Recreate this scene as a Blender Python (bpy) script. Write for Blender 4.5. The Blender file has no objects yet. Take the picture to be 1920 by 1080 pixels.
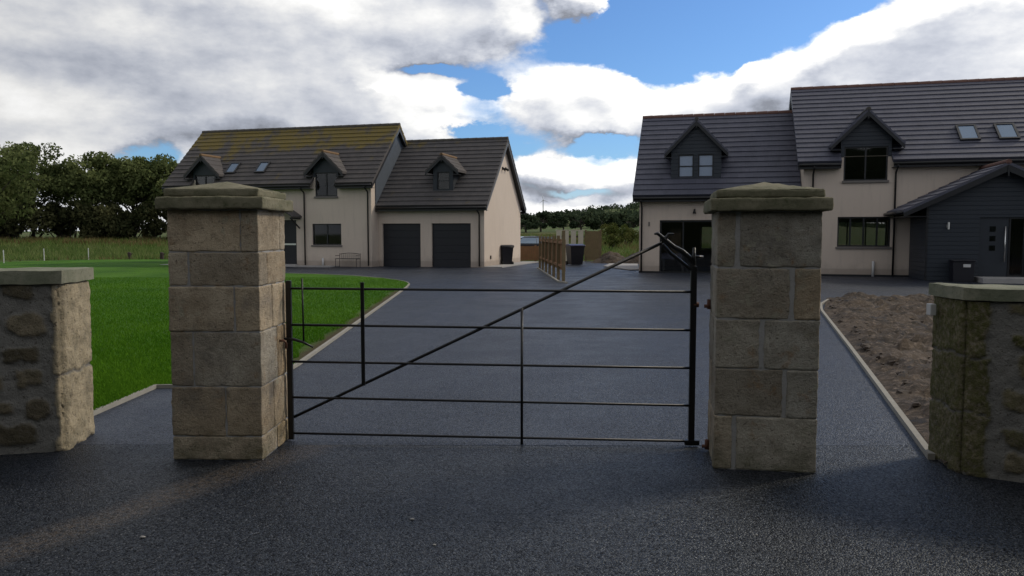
import bpy, math, random
import numpy as np
from mathutils import Vector, noise
R = math.radians
random.seed(7); rng = np.random.default_rng(7)
S = bpy.context.scene
COL = S.collection

# ------------------------------------------------------------ camera
cam = bpy.data.cameras.new('camera'); camo = bpy.data.objects.new('camera', cam); COL.objects.link(camo)
camo.location = (0, 0, 1.6); camo.rotation_euler = (R(90 - 3.951), 0, 0)
cam.sensor_width = 36; cam.lens = 36 * 1463.7 / 1920; cam.clip_start = 0.05; cam.clip_end = 6000
S.camera = camo
S.view_settings.view_transform = 'Standard'; S.view_settings.look = 'None'
S.view_settings.exposure = 0.32; S.view_settings.gamma = 1.0
S.cycles.max_bounces = 6
try: S.cycles.use_denoising = True
except Exception: pass

# ------------------------------------------------------------ sun
SUN_AZ, SUN_EL = 66.0, 36.0      # azimuth clockwise from +Y
sd = Vector((math.sin(R(SUN_AZ)) * math.cos(R(SUN_EL)), math.cos(R(SUN_AZ)) * math.cos(R(SUN_EL)), math.sin(R(SUN_EL))))
sun = bpy.data.lights.new('sun', 'SUN'); suno = bpy.data.objects.new('sun', sun); COL.objects.link(suno)
suno.rotation_euler = (-sd).to_track_quat('-Z', 'Y').to_euler(); suno.location = (20, 10, 30)
sun.energy = 1.45; sun.angle = R(10); sun.color = (1.0, 0.89, 0.72)

# ------------------------------------------------------------ node helper
class NT:
    def __init__(s, tree): s.t = tree
    def n(s, typ, ins=None, **kw):
        nd = s.t.nodes.new(typ)
        for k, v in kw.items(): setattr(nd, k, v)
        if ins:
            for k, v in ins.items():
                sock = nd.inputs[k]
                if isinstance(v, bpy.types.NodeSocket): s.t.links.new(v, sock)
                else: sock.default_value = v
        return nd
    def math(s, op, a, b=0.0, c=None, clamp=False):
        ins = {0: a, 1: b}
        if c is not None: ins[2] = c
        nd = s.n('ShaderNodeMath', ins, operation=op); nd.use_clamp = clamp
        return nd.outputs[0]
    def vmath(s, op, a, b=None):
        ins = {0: a}
        if b is not None: ins[1] = b
        nd = s.n('ShaderNodeVectorMath', ins, operation=op)
        return nd.outputs['Value'] if op in ('LENGTH', 'DOT_PRODUCT') else nd.outputs[0]
    def noise(s, vec, scale, detail=4, rough=0.55, dist=0.0, color=False):
        nd = s.n('ShaderNodeTexNoise', {'Vector': vec, 'Scale': scale, 'Detail': detail, 'Roughness': rough, 'Distortion': dist})
        return nd.outputs['Color' if color else 'Fac']
    def smooth(s, v, a, b, o0=0.0, o1=1.0, typ='SMOOTHSTEP'):
        return s.n('ShaderNodeMapRange', {'Value': v, 'From Min': a, 'From Max': b, 'To Min': o0, 'To Max': o1}, interpolation_type=typ).outputs[0]
    def mix(s, f, a, b, blend='MIX'):
        nd = s.n('ShaderNodeMix', data_type='RGBA', blend_type=blend)
        for i, v in ((0, f), (6, a), (7, b)):
            if isinstance(v, bpy.types.NodeSocket): s.t.links.new(v, nd.inputs[i])
            else: nd.inputs[i].default_value = v if i == 0 else (*v, 1)[:4]
        return nd.outputs[2]

# ------------------------------------------------------------ world: Nishita sky with clouds by direction
W = bpy.data.worlds.new('World'); S.world = W; W.use_nodes = True
W.node_tree.nodes.clear()
g = bpy.data.node_groups.new('cloud_density', 'ShaderNodeTree')
g.interface.new_socket('Vector', in_out='INPUT', socket_type='NodeSocketVector')
g.interface.new_socket('Density', in_out='OUTPUT', socket_type='NodeSocketFloat')
G = NT(g); gi = G.n('NodeGroupInput'); go = G.n('NodeGroupOutput')
# banks and gaps: azimuth and elevation in degrees, half-widths, weight (positive cloud, negative gap)
BLOBS = [
    (-25, 14.5, 24, 9.0, .80), (-3.5, 16.6, 6.8, 4.6, .85), (-16, 13, 9, 4, .4), (-14, 9.0, 12, 2.6, .62), (-31, 6, 9, 3.5, .5), (-8, 7.2, 8, 1.6, .4),
    (4.8, 9.3, 6.4, 3.0, .9), (7.5, 7.2, 4, 1.6, .4), (2.8, 4.9, 2.6, 1.1, .55), (8.5, 4.6, 3.0, .9, .4),
    (14.8, 8.8, 5.0, 2.7, .8), (17.3, 11.2, 1.3, 1.1, .35), (22, 10.3, 5.0, 3.2, .8), (27.5, 12.0, 6.0, 4.3, .85), (35, 12.5, 8, 5.2, .9), (33, 7, 10, 5, .5),
    (5.2, 16.6, 1.9, 1.4, .75), (15.4, 16.7, 2.4, .8, .55), (28.5, 16.9, 3.6, .6, .45),
    (11.0, 14.2, 7.0, 3.2, -.8), (19.5, 15.4, 5.0, 1.6, -.5), (-2.4, 10.1, 1.6, .9, -.65), (-6.5, 11.5, 3.6, .5, -.5), (-3.2, 7.3, 2.2, .45, -.45), (-24.5, 5.4, 2.2, 1.3, -.52),
    (6.6, 6.2, 2.4, .55, -.5), (5.0, 3.2, 2.4, .35, -.3), (-1, 6.1, 1.6, .4, -.4),
]
def azel(nt, vec):
    sp = nt.n('ShaderNodeSeparateXYZ', {0: vec})
    az = nt.math('ARCTAN2', sp.outputs[0], sp.outputs[1]); el = nt.math('ARCSINE', sp.outputs[2])
    return nt.n('ShaderNodeCombineXYZ', {0: az, 1: el, 2: 0.0}).outputs[0]
vec = gi.outputs[0]
st = G.vmath('MULTIPLY', vec, (1.0, 1.0, 1.7))
w1 = G.vmath('SUBTRACT', G.noise(st, 7.0, 7, 0.6, color=True), (.5, .5, .5))
w2 = G.vmath('SUBTRACT', G.noise(st, 2.4, 2, 0.5, color=True), (.5, .5, .5))
P = G.vmath('ADD', azel(G, vec), G.vmath('ADD', G.vmath('MULTIPLY', w1, (.13, .085, 0)), G.vmath('MULTIPLY', w2, (.06, .035, 0))))
acc = None
for (a, e, ra, re, wt) in BLOBS:
    d = G.vmath('SUBTRACT', P, (R(a), R(e), 0)); d = G.vmath('MULTIPLY', d, (1 / R(ra), 1 / R(re), 0))
    v = G.smooth(G.vmath('LENGTH', d), 1.35, 0.25, 0.0, wt)
    acc = v if acc is None else G.math('ADD', acc, v)
acc = G.math('MINIMUM', acc, 0.95)
fb = G.noise(st, 5.0, 8, 0.58)
# away from the view the cover is a broken overcast
sp = G.n('ShaderNodeSeparateXYZ', {0: vec})
back = G.math('ADD', G.smooth(sp.outputs[1], 0.75, 0.2, 0, .38), G.smooth(sp.outputs[2], 0.36, 0.6, 0, .38))
low = G.smooth(sp.outputs[2], .12, .04, 0, .42)
D = G.math('ADD', G.math('ADD', G.math('ADD', acc, low), back), G.math('MULTIPLY', G.math('SUBTRACT', fb, .5), 1.0))
g.links.new(D, go.inputs[0])
N = NT(W.node_tree)
tc = N.n('ShaderNodeTexCoord').outputs['Generated']
vdir = N.vmath('NORMALIZE', tc)
def dens(v):
    nd = N.n('ShaderNodeGroup'); nd.node_tree = g; W.node_tree.links.new(v, nd.inputs[0]); return nd.outputs[0]
D1 = dens(vdir)
D2 = dens(N.vmath('NORMALIZE', N.vmath('ADD', vdir, (0.012, 0.0, 0.022))))
sky = N.n('ShaderNodeTexSky', sky_type='NISHITA', sun_disc=False, sun_elevation=R(SUN_EL), sun_rotation=R(SUN_AZ))
sky.air_density = 1.0; sky.dust_density = 0.6; sky.ozone_density = 2.0
alpha = N.smooth(D1, 0.16, 0.44)
relief = N.math('MULTIPLY', N.math('SUBTRACT', D1, D2), 1.25)
thick = N.smooth(D1, 0.45, 1.25, 0.0, 0.20)
fine = N.math('MULTIPLY', N.math('SUBTRACT', N.noise(N.vmath('MULTIPLY', vdir, (1, 1, 3.0)), 3.0, 7, .58), .5), 1.25)
lum = N.math('ADD', N.math('SUBTRACT', N.math('ADD', 0.86, relief), thick), fine)
lum = N.math('MINIMUM', N.math('MAXIMUM', lum, 0.30), 1.12)
sunside = N.smooth(N.vmath('DOT_PRODUCT', vdir, (math.sin(R(SUN_AZ)), math.cos(R(SUN_AZ)), 0.0)), -0.8, 0.8, 0.62, 1.04)
spz = N.n('ShaderNodeSeparateXYZ', {0: vdir})
zen = N.smooth(spz.outputs[2], 0.35, 0.95, 1.0, 0.72)
lum2 = N.math('MULTIPLY', N.math('MULTIPLY', lum, sunside), zen)
ccol = N.mix(N.smooth(lum, 0.45, 1.0), (.84, .90, 1.05), (1.0, .998, .99))
cloud = N.vmath('SCALE', ccol); W.node_tree.links.new(N.math('MULTIPLY', lum2, 8.7), cloud.node.inputs['Scale'])
hor = N.smooth(spz.outputs[2], 0.0, 0.10, 0.55, 0.0)
blue = N.vmath('MULTIPLY', sky.outputs[0], (0.53, 0.76, 1.05))
skyc = N.mix(hor, blue, (5.0, 6.0, 7.4))
allc = N.mix(alpha, skyc, cloud)
bg = N.n('ShaderNodeBackground', {'Color': allc, 'Strength': 0.1})
N.n('ShaderNodeOutputWorld', {'Surface': bg.outputs[0]})

# ------------------------------------------------------------ materials
def mat(name, fn):
    m = bpy.data.materials.new(name); m.use_nodes = True; m.node_tree.nodes.clear()
    n = NT(m.node_tree)
    bs = n.n('ShaderNodeBsdfPrincipled'); out = n.n('ShaderNodeOutputMaterial', {'Surface': bs.outputs[0]})
    n.bs = bs; n.out = out
    n.obj = n.n('ShaderNodeTexCoord').outputs['Object']
    n.pos = n.n('ShaderNodeNewGeometry').outputs['Position']
    def setv(k, v):
        sock = bs.inputs[k]
        if isinstance(v, bpy.types.NodeSocket): m.node_tree.links.new(v, sock)
        else: sock.default_value = (*v, 1) if isinstance(v, tuple) and len(v) == 3 else v
    n.set = setv
    def bump(h, strength=.3, dist=.01):
        b = n.n('ShaderNodeBump', {'Height': h, 'Strength': strength, 'Distance': dist}); m.node_tree.links.new(b.outputs[0], bs.inputs['Normal'])
    n.bump = bump
    fn(n); return m
def simple(name, col, rough=.6, var=.12, scale=6.0, metal=0.0, bump=0.0, bscale=40, spec=.5):
    def f(n):
        k = n.noise(n.obj, scale, 5, .6)
        n.set('Base Color', n.mix(k, tuple(c * (1 - var) for c in col), tuple(min(1, c * (1 + var)) for c in col)))
        n.set('Roughness', rough); n.set('Metallic', metal); n.set('Specular IOR Level', spec)
        if bump: n.bump(n.noise(n.obj, bscale, 4, .6), bump, .01)
    return mat(name, f)
M = {}
def m_asphalt(n, base, joint=False):
    vo = n.n('ShaderNodeTexVoronoi', {'Vector': n.pos, 'Scale': 112.0, 'Randomness': 1.0})
    cell = n.n('ShaderNodeSeparateColor', {0: vo.outputs['Color']}).outputs
    sp2 = n.noise(n.pos, 28.0, 4, .7); lg = n.noise(n.pos, .45, 5, .6)
    c = n.mix(n.smooth(cell[0], .55, 1.0), tuple(b * .35 for b in base), tuple(b * 3.4 for b in base))
    c = n.mix(n.math('MULTIPLY', n.smooth(cell[1], .94, .98), .6), c, (.11, .105, .105))
    c = n.mix(n.smooth(lg, .35, .7, 0, .5), c, tuple(b * 1.9 for b in base))
    s = n.n('ShaderNodeSeparateXYZ', {0: n.pos})
    wob = n.math('MULTIPLY', n.math('SUBTRACT', n.noise(n.pos, 1.3, 3, .5), .5), .25)
    if joint:   # dusty wheel track crossing the apron towards the gate
        ln = n.math('ADD', n.math('SUBTRACT', s.outputs[0], n.math('MULTIPLY', s.outputs[1], 0.54)), n.math('ADD', 4.62, wob))
        band = n.smooth(n.math('ABSOLUTE', ln), .26, .05, 0, .8)
        c = n.mix(n.math('MULTIPLY', band, n.smooth(n.noise(n.pos, 30, 4, .75), .35, .65)), c, (.085, .066, .050))
    else:       # faint longitudinal roller lanes
        lane = n.math('SINE', n.math('MULTIPLY', n.math('ADD', s.outputs[0], n.math('MULTIPLY', wob, 1.2)), 3.3))
        c = n.mix(n.smooth(lane, .2, 1.0, 0, .25), c, tuple(b * 2.2 for b in base))
    n.set('Base Color', c)
    ro = n.smooth(n.noise(n.pos, .9, 5, .65), .3, .7, .40, .56)
    n.set('Roughness', n.math('ADD', ro, n.math('MULTIPLY', n.math('SUBTRACT', cell[2], .5), .16)))
    n.set('Specular IOR Level', n.smooth(cell[1], .0, 1.0, .12, .95)); n.set('Specular Tint', (.76, .87, 1.0, 1.0))
    n.bump(n.math('ADD', n.math('MULTIPLY', vo.outputs['Distance'], -1.0), sp2), .75, .010)
M['asphalt'] = mat('asphalt', lambda n: m_asphalt(n, (.014, .0165, .025)))
M['apron'] = mat('apron_asphalt', lambda n: m_asphalt(n, (.0042, .0049, .0076), True))
def f(n):
    lg = n.noise(n.pos, .35, 5, .6); sm = n.noise(n.pos, 9, 5, .7)
    c = n.mix(n.smooth(lg, .3, .7), (.030, .105, .007), (.085, .205, .015))
    c = n.mix(n.smooth(sm, .35, .75), c, (.05, .115, .010))
    c = n.mix(n.smooth(n.noise(n.pos, 1.1, 6, .7), .64, .76, 0, .6), c, (.10, .095, .03))
    s = n.n('ShaderNodeSeparateXYZ', {0: n.pos})
    ed = n.math('ADD', n.math('MULTIPLY', s.outputs[1], -.039), n.math('SUBTRACT', -2.24, s.outputs[0]))
    ed = n.math('MULTIPLY', n.smooth(n.math('ADD', ed, n.math('MULTIPLY', n.noise(n.pos, 1.4, 4, .6), .25)), .48, .16), n.smooth(s.outputs[1], 22.5, 21.0))
    c = n.mix(n.math('MULTIPLY', ed, n.smooth(s.outputs[1], 9.0, 9.6)), c, (.075, .058, .030))
    n.set('Base Color', c); n.set('Roughness', .9); n.set('Specular IOR Level', .15); n.bump(n.noise(n.pos, 60, 4, .8), .9, .03)
M['lawn'] = mat('lawn_turf', f)
def f(n):
    lg = n.noise(n.pos, .12, 5, .65); sm = n.noise(n.pos, 1.4, 6, .7)
    c = n.mix(n.smooth(lg, .4, .62), (.075, .105, .035), (.125, .115, .06)); c = n.mix(n.smooth(sm, .4, .7), c, (.05, .10, .022))
    n.set('Base Color', c); n.set('Roughness', .95); n.set('Specular IOR Level', .1); n.bump(sm, .8, .2)
M['field'] = mat('rough_field', f)
def f(n):
    a = n.noise(n.pos, 1.3, 6, .7); b = n.noise(n.pos, 14, 5, .7)
    c = n.mix(n.smooth(a, .35, .65), (.020, .015, .011), (.070, .051, .035)); c = n.mix(n.smooth(b, .45, .75), c, (.17, .13, .10))
    c = n.mix(n.smooth(n.noise(n.pos, 3.0, 5, .7), .56, .68, 0, .8), c, (.020, .021, .026))
    n.set('Base Color', c); n.set('Roughness', .9); n.set('Specular IOR Level', .25); n.bump(b, .8, .03)
M['soil'] = mat('bare_soil', f)
def f(n):
    at = n.n('ShaderNodeAttribute', attribute_name='tint').outputs['Color']
    a = n.noise(n.pos, 3.0, 6, .68); b = n.noise(n.pos, 26, 6, .72); c3 = n.noise(n.pos, 9, 5, .65)
    c = n.mix(n.smooth(a, .3, .7), (.30, .25, .185), (.50, .435, .34)); c = n.mix(1.0, c, at, 'MULTIPLY')
    c = n.mix(n.smooth(b, .48, .75, 0, .6), c, (.12, .09, .06))
    pit = n.smooth(n.noise(n.pos, 48, 4, .7), .58, .68, 0, .8); c = n.mix(pit, c, (.07, .055, .04))
    c = n.mix(n.smooth(n.noise(n.pos, 1.7, 5, .7), .5, .72, 0, .6), c, (.15, .14, .13))
    c = n.mix(n.smooth(c3, .56, .76, 0, .7), c, (.26, .15, .07))
    s = n.n('ShaderNodeSeparateXYZ', {0: n.pos})
    li = n.math('MULTIPLY', n.smooth(n.noise(n.pos, 11, 5, .65), .56, .62), n.smooth(n.noise(n.pos, 1.6, 3, .5), .50, .60))
    c = n.mix(n.math('MULTIPLY', li, .55), c, (.34, .33, .25))
    al = n.math('MULTIPLY', n.smooth(s.outputs[2], .35, .02, 0, .5), n.smooth(c3, .35, .65))
    c = n.mix(al, c, (.07, .085, .045))
    n.set('Base Color', c); n.set('Roughness', .92); n.set('Specular IOR Level', .2); n.bump(n.math('ADD', b, n.math('MULTIPLY', n.noise(n.pos, 90, 4, .7), .5)), 1.0, .022)
M['stone'] = mat('sandstone_block', f)
def f(n):
    a = n.noise(n.pos, 5, 6, .7); b = n.noise(n.pos, 45, 5, .7)
    c = n.mix(a, (.25, .245, .24), (.36, .35, .34)); c = n.mix(n.smooth(b, .5, .8, 0, .5), c, (.09, .085, .08))
    n.set('Base Color', c); n.set('Roughness', .95); n.set('Specular IOR Level', .15); n.bump(b, .6, .006)
M['mortar'] = mat('grey_mortar', f)
def f(n):
    a = n.noise(n.pos, 3.5, 6, .7); b = n.noise(n.pos, 22, 6, .7)
    c = n.mix(n.smooth(a, .35, .65), (.135, .13, .085), (.22, .20, .14)); c = n.mix(n.smooth(b, .5, .75, 0, .7), c, (.045, .058, .022))
    c = n.mix(n.smooth(n.noise(n.pos, 9, 5, .7), .6, .75, 0, .6), c, (.24, .23, .16))
    n.set('Base Color', c); n.set('Roughness', .95); n.set('Specular IOR Level', .15); n.bump(b, .8, .01)
M['cap'] = mat('mossy_cap_stone', f)
def f(n):
    a = n.noise(n.pos, 3.5, 6, .7); b = n.noise(n.pos, 30, 6, .7)
    c = n.mix(n.smooth(a, .35, .65), (.16, .17, .12), (.25, .245, .185)); c = n.mix(n.smooth(b, .5, .75, 0, .7), c, (.10, .115, .07))
    n.set('Base Color', c); n.set('Roughness', .95); n.set('Specular IOR Level', .15); n.bump(b, .8, .01)
M['cope'] = mat('weathered_coping', f)
def f(n):   # rubble: attribute R = stone mask, G = brightness, B = moss
    at = n.n('ShaderNodeAttribute', attribute_name='tint'); s = n.n('ShaderNodeSeparateColor', {0: at.outputs['Color']})
    a = n.noise(n.pos, 7, 6, .7); b = n.noise(n.pos, 32, 6, .72)
    mo = n.mix(a, (.16, .155, .145), (.25, .24, .22))
    stn = n.mix(n.smooth(a, .35, .65), (.14, .12, .085), (.24, .20, .14)); stn = n.vmath('SCALE', stn); stn.node.inputs['Scale'].default_value = 1
    n.t.links.new(s.outputs[1], stn.node.inputs['Scale'])
    stn = n.mix(n.math('MULTIPLY', s.outputs[2], n.smooth(b, .3, .6)), stn, (.072, .078, .020))
    c = n.mix(n.math('MULTIPLY', s.outputs[0], n.smooth(b, .25, .5, .55, 1)), mo, stn)
    c = n.mix(n.smooth(n.noise(n.pos, 14, 5, .7), .58, .78, 0, .5), c, (.06, .058, .048))
    pit = n.smooth(n.noise(n.pos, 42, 4, .7), .57, .66, 0, .75); c = n.mix(pit, c, (.055, .045, .032))
    n.set('Base Color', c); n.set('Roughness', .95); n.set('Specular IOR Level', .15); n.bump(n.math('ADD', b, n.noise(n.pos, 80, 3, .7)), .9, .012)
M['rubble'] = mat('rubble_masonry', f)
def f(n):
    a = n.noise(n.obj, .8, 5, .6); b = n.noise(n.obj, 90, 3, .7)
    c = n.mix(a, (.57, .485, .41), (.65, .555, .475)); c = n.mix(n.smooth(b, .45, .7, 0, .5), c, (.42, .35, .29))
    s = n.n('ShaderNodeSeparateXYZ', {0: n.obj})
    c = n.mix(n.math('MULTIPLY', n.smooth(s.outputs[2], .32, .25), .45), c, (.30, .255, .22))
    st = n.noise(n.vmath('MULTIPLY', n.obj, (3, 3, .35)), 2.0, 4, .6)
    c = n.mix(n.smooth(st, .5, .8, 0, .32), c, (.36, .31, .27))
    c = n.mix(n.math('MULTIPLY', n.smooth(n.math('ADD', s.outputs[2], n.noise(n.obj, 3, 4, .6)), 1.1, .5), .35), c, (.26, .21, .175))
    n.set('Base Color', c); n.set('Roughness', .95); n.set('Specular IOR Level', .15); n.bump(b, .5, .008)
M['render'] = mat('roughcast_render', f)
def tiles(name, c0, c1, lichen, gx=.30):
    def f(n):
        s = n.n('ShaderNodeSeparateXYZ', {0: n.obj})
        br = n.n('ShaderNodeTexBrick', {'Vector': n.n('ShaderNodeCombineXYZ', {0: s.outputs[0], 1: n.math('MULTIPLY', s.outputs[2], 1.0), 2: 0.0}).outputs[0],
            'Color1': (*c0, 1), 'Color2': (*c1, 1), 'Mortar': tuple(x * .4 for x in c0) + (1,), 'Scale': 1.0, 'Mortar Size': .006, 'Brick Width': gx, 'Row Height': .2256})
        c = n.mix(n.noise(n.obj, 14, 4, .7), br.outputs[0], tuple(x * 1.35 for x in c1))
        c = n.mix(n.smooth(n.noise(n.vmath('MULTIPLY', n.obj, (1.4, 1, .4)), 1.2, 4, .6), .5, .75, 0, .3), c, tuple(x * .65 for x in c0))
        if lichen:
            lz = n.smooth(s.outputs[2], lichen[0], lichen[1], 0, .30)
            k = n.smooth(n.math('ADD', n.noise(n.vmath('MULTIPLY', n.obj, (1, 1, .35)), 1.1, 6, .66), lz), .62, .80)
            k = n.math('MULTIPLY', k, n.smooth(n.noise(n.obj, 12, 4, .7), .3, .55, .35, 1))
            c = n.mix(n.math('MULTIPLY', k, .85), c, (.17, .125, .022))
        n.set('Base Color', c); n.set('Roughness', .62 if not lichen else .85); n.set('Specular IOR Level', .4 if not lichen else .25)
        n.bump(n.noise(n.obj, 50, 3, .6), .25, .006)
    return mat(name, f)
M['tile_new'] = tiles('slate_grey_tiles', (.042, .045, .064), (.068, .070, .096), None)
M['tile_old'] = tiles('brown_grey_tiles', (.050, .047, .050), (.082, .074, .072), (4.9, 6.9))
M['tile_old2'] = tiles('brown_grey_tiles_cleaner', (.048, .046, .050), (.078, .072, .072), (5.2, 8.6))
M['clad'] = simple('dark_cladding', (.018, .024, .034), .55, .25, 5, bump=.1)
def f(n):
    s = n.n('ShaderNodeSeparateXYZ', {0: n.obj})
    w = n.math('FRACT', n.math('MULTIPLY', s.outputs[2], 1 / .15))
    c = n.mix(n.noise(n.vmath('MULTIPLY', n.obj, (.6, .6, 8)), 3, 4, .6), (.016, .022, .032), (.026, .034, .047))
    n.set('Base Color', c); n.set('Roughness', .5); n.bump(n.smooth(w, 0, .12), .8, .012)
M['board'] = mat('dark_board_cladding', f)
M['slatecheek'] = simple('blue_grey_slate', (.060, .075, .098), .55, .2, 4, bump=.2)
M['anth'] = simple('anthracite_trim', (.012, .013, .016), .4, .2)
M['gutter'] = simple('black_plastic', (.007, .007, .008), .35, .2)
M['garage'] = simple('charcoal_door_panel', (.008, .009, .014), .5, .2)
M['sill'] = simple('concrete_sill', (.16, .145, .135), .8, .15)
M['ridge'] = simple('terracotta_ridge', (.13, .065, .052), .8, .3)
M['ridge_g'] = simple('grey_ridge', (.07, .062, .055), .8, .3)
M['ridge_o'] = simple('lichened_ridge', (.16, .095, .045), .85, .4)
M['white'] = simple('white_plastic', (.55, .55, .55), .5, .08)
M['kerb'] = simple('concrete_edging', (.27, .255, .22), .9, .25, 8, bump=.3)
M['slab'] = simple('pale_concrete', (.33, .32, .31), .9, .2, 3, bump=.2)
M['iron'] = simple('black_painted_iron', (.006, .006, .007), .42, .4, 20, bump=.25, bscale=60)
M['rust'] = simple('rusty_iron', (.09, .035, .018), .8, .5, 20, bump=.4)
M['steel'] = simple('brushed_steel', (.6, .6, .6), .3, .05, metal=1)
M['fence'] = simple('brown_fence_timber', (.24, .125, .055), .85, .35, 4, bump=.4)
M['post'] = simple('treated_post_timber', (.17, .125, .065), .85, .35, 6, bump=.4)
M['panel'] = simple('pale_fence_panel', (.52, .49, .40), .85, .12, 3)
M['bin'] = simple('black_bin_plastic', (.010, .010, .016), .45, .2)
M['binblue'] = simple('blue_bin_lid', (.012, .014, .075), .45, .2)
M['rubber'] = simple('tyre_rubber', (.012, .012, .012), .8, .2)
M['carpaint'] = simple('silver_car_paint', (.22, .24, .27), .25, .03, metal=.6)
M['bark'] = simple('tree_bark', (.035, .028, .022), .95, .4, 8, bump=.6)
M['darkroom'] = simple('dark_interior', (.02, .018, .02), .9, .1)
M['cloth'] = simple('pale_tablecloth', (.35, .36, .50), .8, .2)
M['pebble'] = simple('pale_pebble', (.28, .27, .26), .8, .3, 60)
M['stump'] = simple('dark_stump', (.05, .035, .03), .9, .4)
def f(n):
    n.t.nodes.remove(n.bs)
    gl = n.n('ShaderNodeBsdfGlossy', {'Color': (.9, .95, 1, 1), 'Roughness': .03})
    tr = n.n('ShaderNodeBsdfTransparent', {'Color': (.70, .70, .70, 1)})
    fr = n.n('ShaderNodeFresnel', {'IOR': 1.5})
    mx = n.n('ShaderNodeMixShader', {0: n.math('ADD', n.math('MULTIPLY', fr.outputs[0], .8), .0), 1: tr.outputs[0], 2: gl.outputs[0]})
    n.t.links.new(mx.outputs[0], n.out.inputs[0])
M['glass'] = mat('window_glass', f)
def leafmat(name, a, b, trans=.35):
    def f(n):
        at = n.n('ShaderNodeAttribute', attribute_name='tint').outputs['Fac']
        c = n.mix(at, a, b)
        n.t.nodes.remove(n.bs)
        df = n.n('ShaderNodeBsdfDiffuse', {'Color': c}); tl = n.n('ShaderNodeBsdfTranslucent', {'Color': c})
        mx = n.n('ShaderNodeMixShader', {0: trans, 1: df.outputs[0], 2: tl.outputs[0]})
        n.t.links.new(mx.outputs[0], n.out.inputs[0])
    return mat(name, f)
M['leaf'] = leafmat('leaves_dark', (.050, .070, .026), (.20, .23, .09))
M['leafl'] = leafmat('leaves_light', (.05, .07, .022), (.13, .15, .06))
M['leafu'] = leafmat('undergrowth_leaves', (.025, .032, .015), (.105, .105, .048), .2)
M['leafd'] = leafmat('far_leaves', (.022, .036, .022), (.085, .11, .062), .2)
M['leafy'] = leafmat('scrub_leaves', (.05, .075, .018), (.15, .15, .05), .3)
M['blade'] = leafmat('grass_blades', (.045, .135, .008), (.11, .235, .018), .35)
M['rough'] = leafmat('rough_grass_blades', (.075, .14, .03), (.21, .24, .09), .35)
M['dry'] = leafmat('dry_grass_blades', (.09, .075, .025), (.22, .16, .085), .35)

# ------------------------------------------------------------ object helpers
def tag(o, label=None, cat=None, group=None, kind=None):
    for k, v in (('label', label), ('category', cat), ('group', group), ('kind', kind)):
        if v: o[k] = v
    return o
def empty(name, loc=(0, 0, 0), rz=0.0, label=None, cat=None, group=None):
    o = bpy.data.objects.new(name, None); COL.objects.link(o); o.location = loc; o.rotation_euler = (0, 0, rz); o.empty_display_size = .2
    return tag(o, label, cat, group)
class MB:
    def __init__(s): s.v = []; s.f = []; s.c = []
    def add(s, vs, fs, col=None):
        b = len(s.v); s.v += [tuple(p) for p in vs]; s.f += [tuple(b + i for i in q) for q in fs]
        s.c += [col or (1, 1, 1)] * len(vs); return s
    def box(s, x0, x1, y0, y1, z0, z1, col=None):
        vs = [(x, y, z) for z in (z0, z1) for y in (y0, y1) for x in (x0, x1)]
        return s.add(vs, [(0, 2, 3, 1), (4, 5, 7, 6), (0, 1, 5, 4), (2, 6, 7, 3), (0, 4, 6, 2), (1, 3, 7, 5)], col)
    def prism(s, poly, axis, a, b, col=None):
        """poly: 2-D points; axis 'x' => points are (y,z); 'y' => (x,z); 'z' => (x,y)"""
        n = len(poly)
        def P(p, t): return {'x': (t, p[0], p[1]), 'y': (p[0], t, p[1]), 'z': (p[0], p[1], t)}[axis]
        vs = [P(p, a) for p in poly] + [P(p, b) for p in poly]
        fs = [tuple(range(n))[::-1], tuple(range(n, 2 * n))] + [(i, (i + 1) % n, n + (i + 1) % n, n + i) for i in range(n)]
        return s.add(vs, fs, col)
    def tube(s, pts, r, seg=8, r2=None, cap=True):
        pts = [Vector(p) for p in pts]; n = len(pts); vs = []; fs = []
        for i, p in enumerate(pts):
            d = (pts[min(i + 1, n - 1)] - pts[max(i - 1, 0)]).normalized()
            u = d.cross(Vector((0, 0, 1))) if abs(d.z) < .95 else d.cross(Vector((0, 1, 0)))
            u.normalize(); w = d.cross(u)
            rr = r if r2 is None else r + (r2 - r) * i / (n - 1)
            if isinstance(r, (list, tuple)): rr = r[i]
            for k in range(seg):
                a = 2 * math.pi * k / seg; vs.append(p + u * (rr * math.cos(a)) + w * (rr * math.sin(a)))
        for i in range(n - 1):
            for k in range(seg):
                fs.append((i * seg + k, i * seg + (k + 1) % seg, (i + 1) * seg + (k + 1) % seg, (i + 1) * seg + k))
        if cap: fs += [tuple(range(seg))[::-1], tuple(range((n - 1) * seg, n * seg))]
        return s.add(vs, fs)
    def build(s, name, m, parent=None, smooth=False, color=False, bevel=0, merge=False):
        me = bpy.data.meshes.new(name); me.from_pydata(s.v, [], s.f)
        me.materials.append(m)
        if color:
            ca = me.color_attributes.new('tint', 'FLOAT_COLOR', 'POINT')
            ca.data.foreach_set('color', np.array([(*c, 1) for c in s.c], dtype=np.float32).ravel())
        import bmesh
        bm = bmesh.new(); bm.from_mesh(me)
        if merge: bmesh.ops.remove_doubles(bm, verts=bm.verts, dist=1e-4)
        bmesh.ops.recalc_face_normals(bm, faces=bm.faces)
        bm.to_mesh(me); bm.free()
        if smooth: me.polygons.foreach_set('use_smooth', [True] * len(me.polygons))
        o = bpy.data.objects.new(name, me); COL.objects.link(o)
        if parent: o.parent = parent
        if bevel:
            md = o.modifiers.new('bevel', 'BEVEL'); md.width = bevel; md.segments = 2; md.limit_method = 'ANGLE'
        return o
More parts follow.
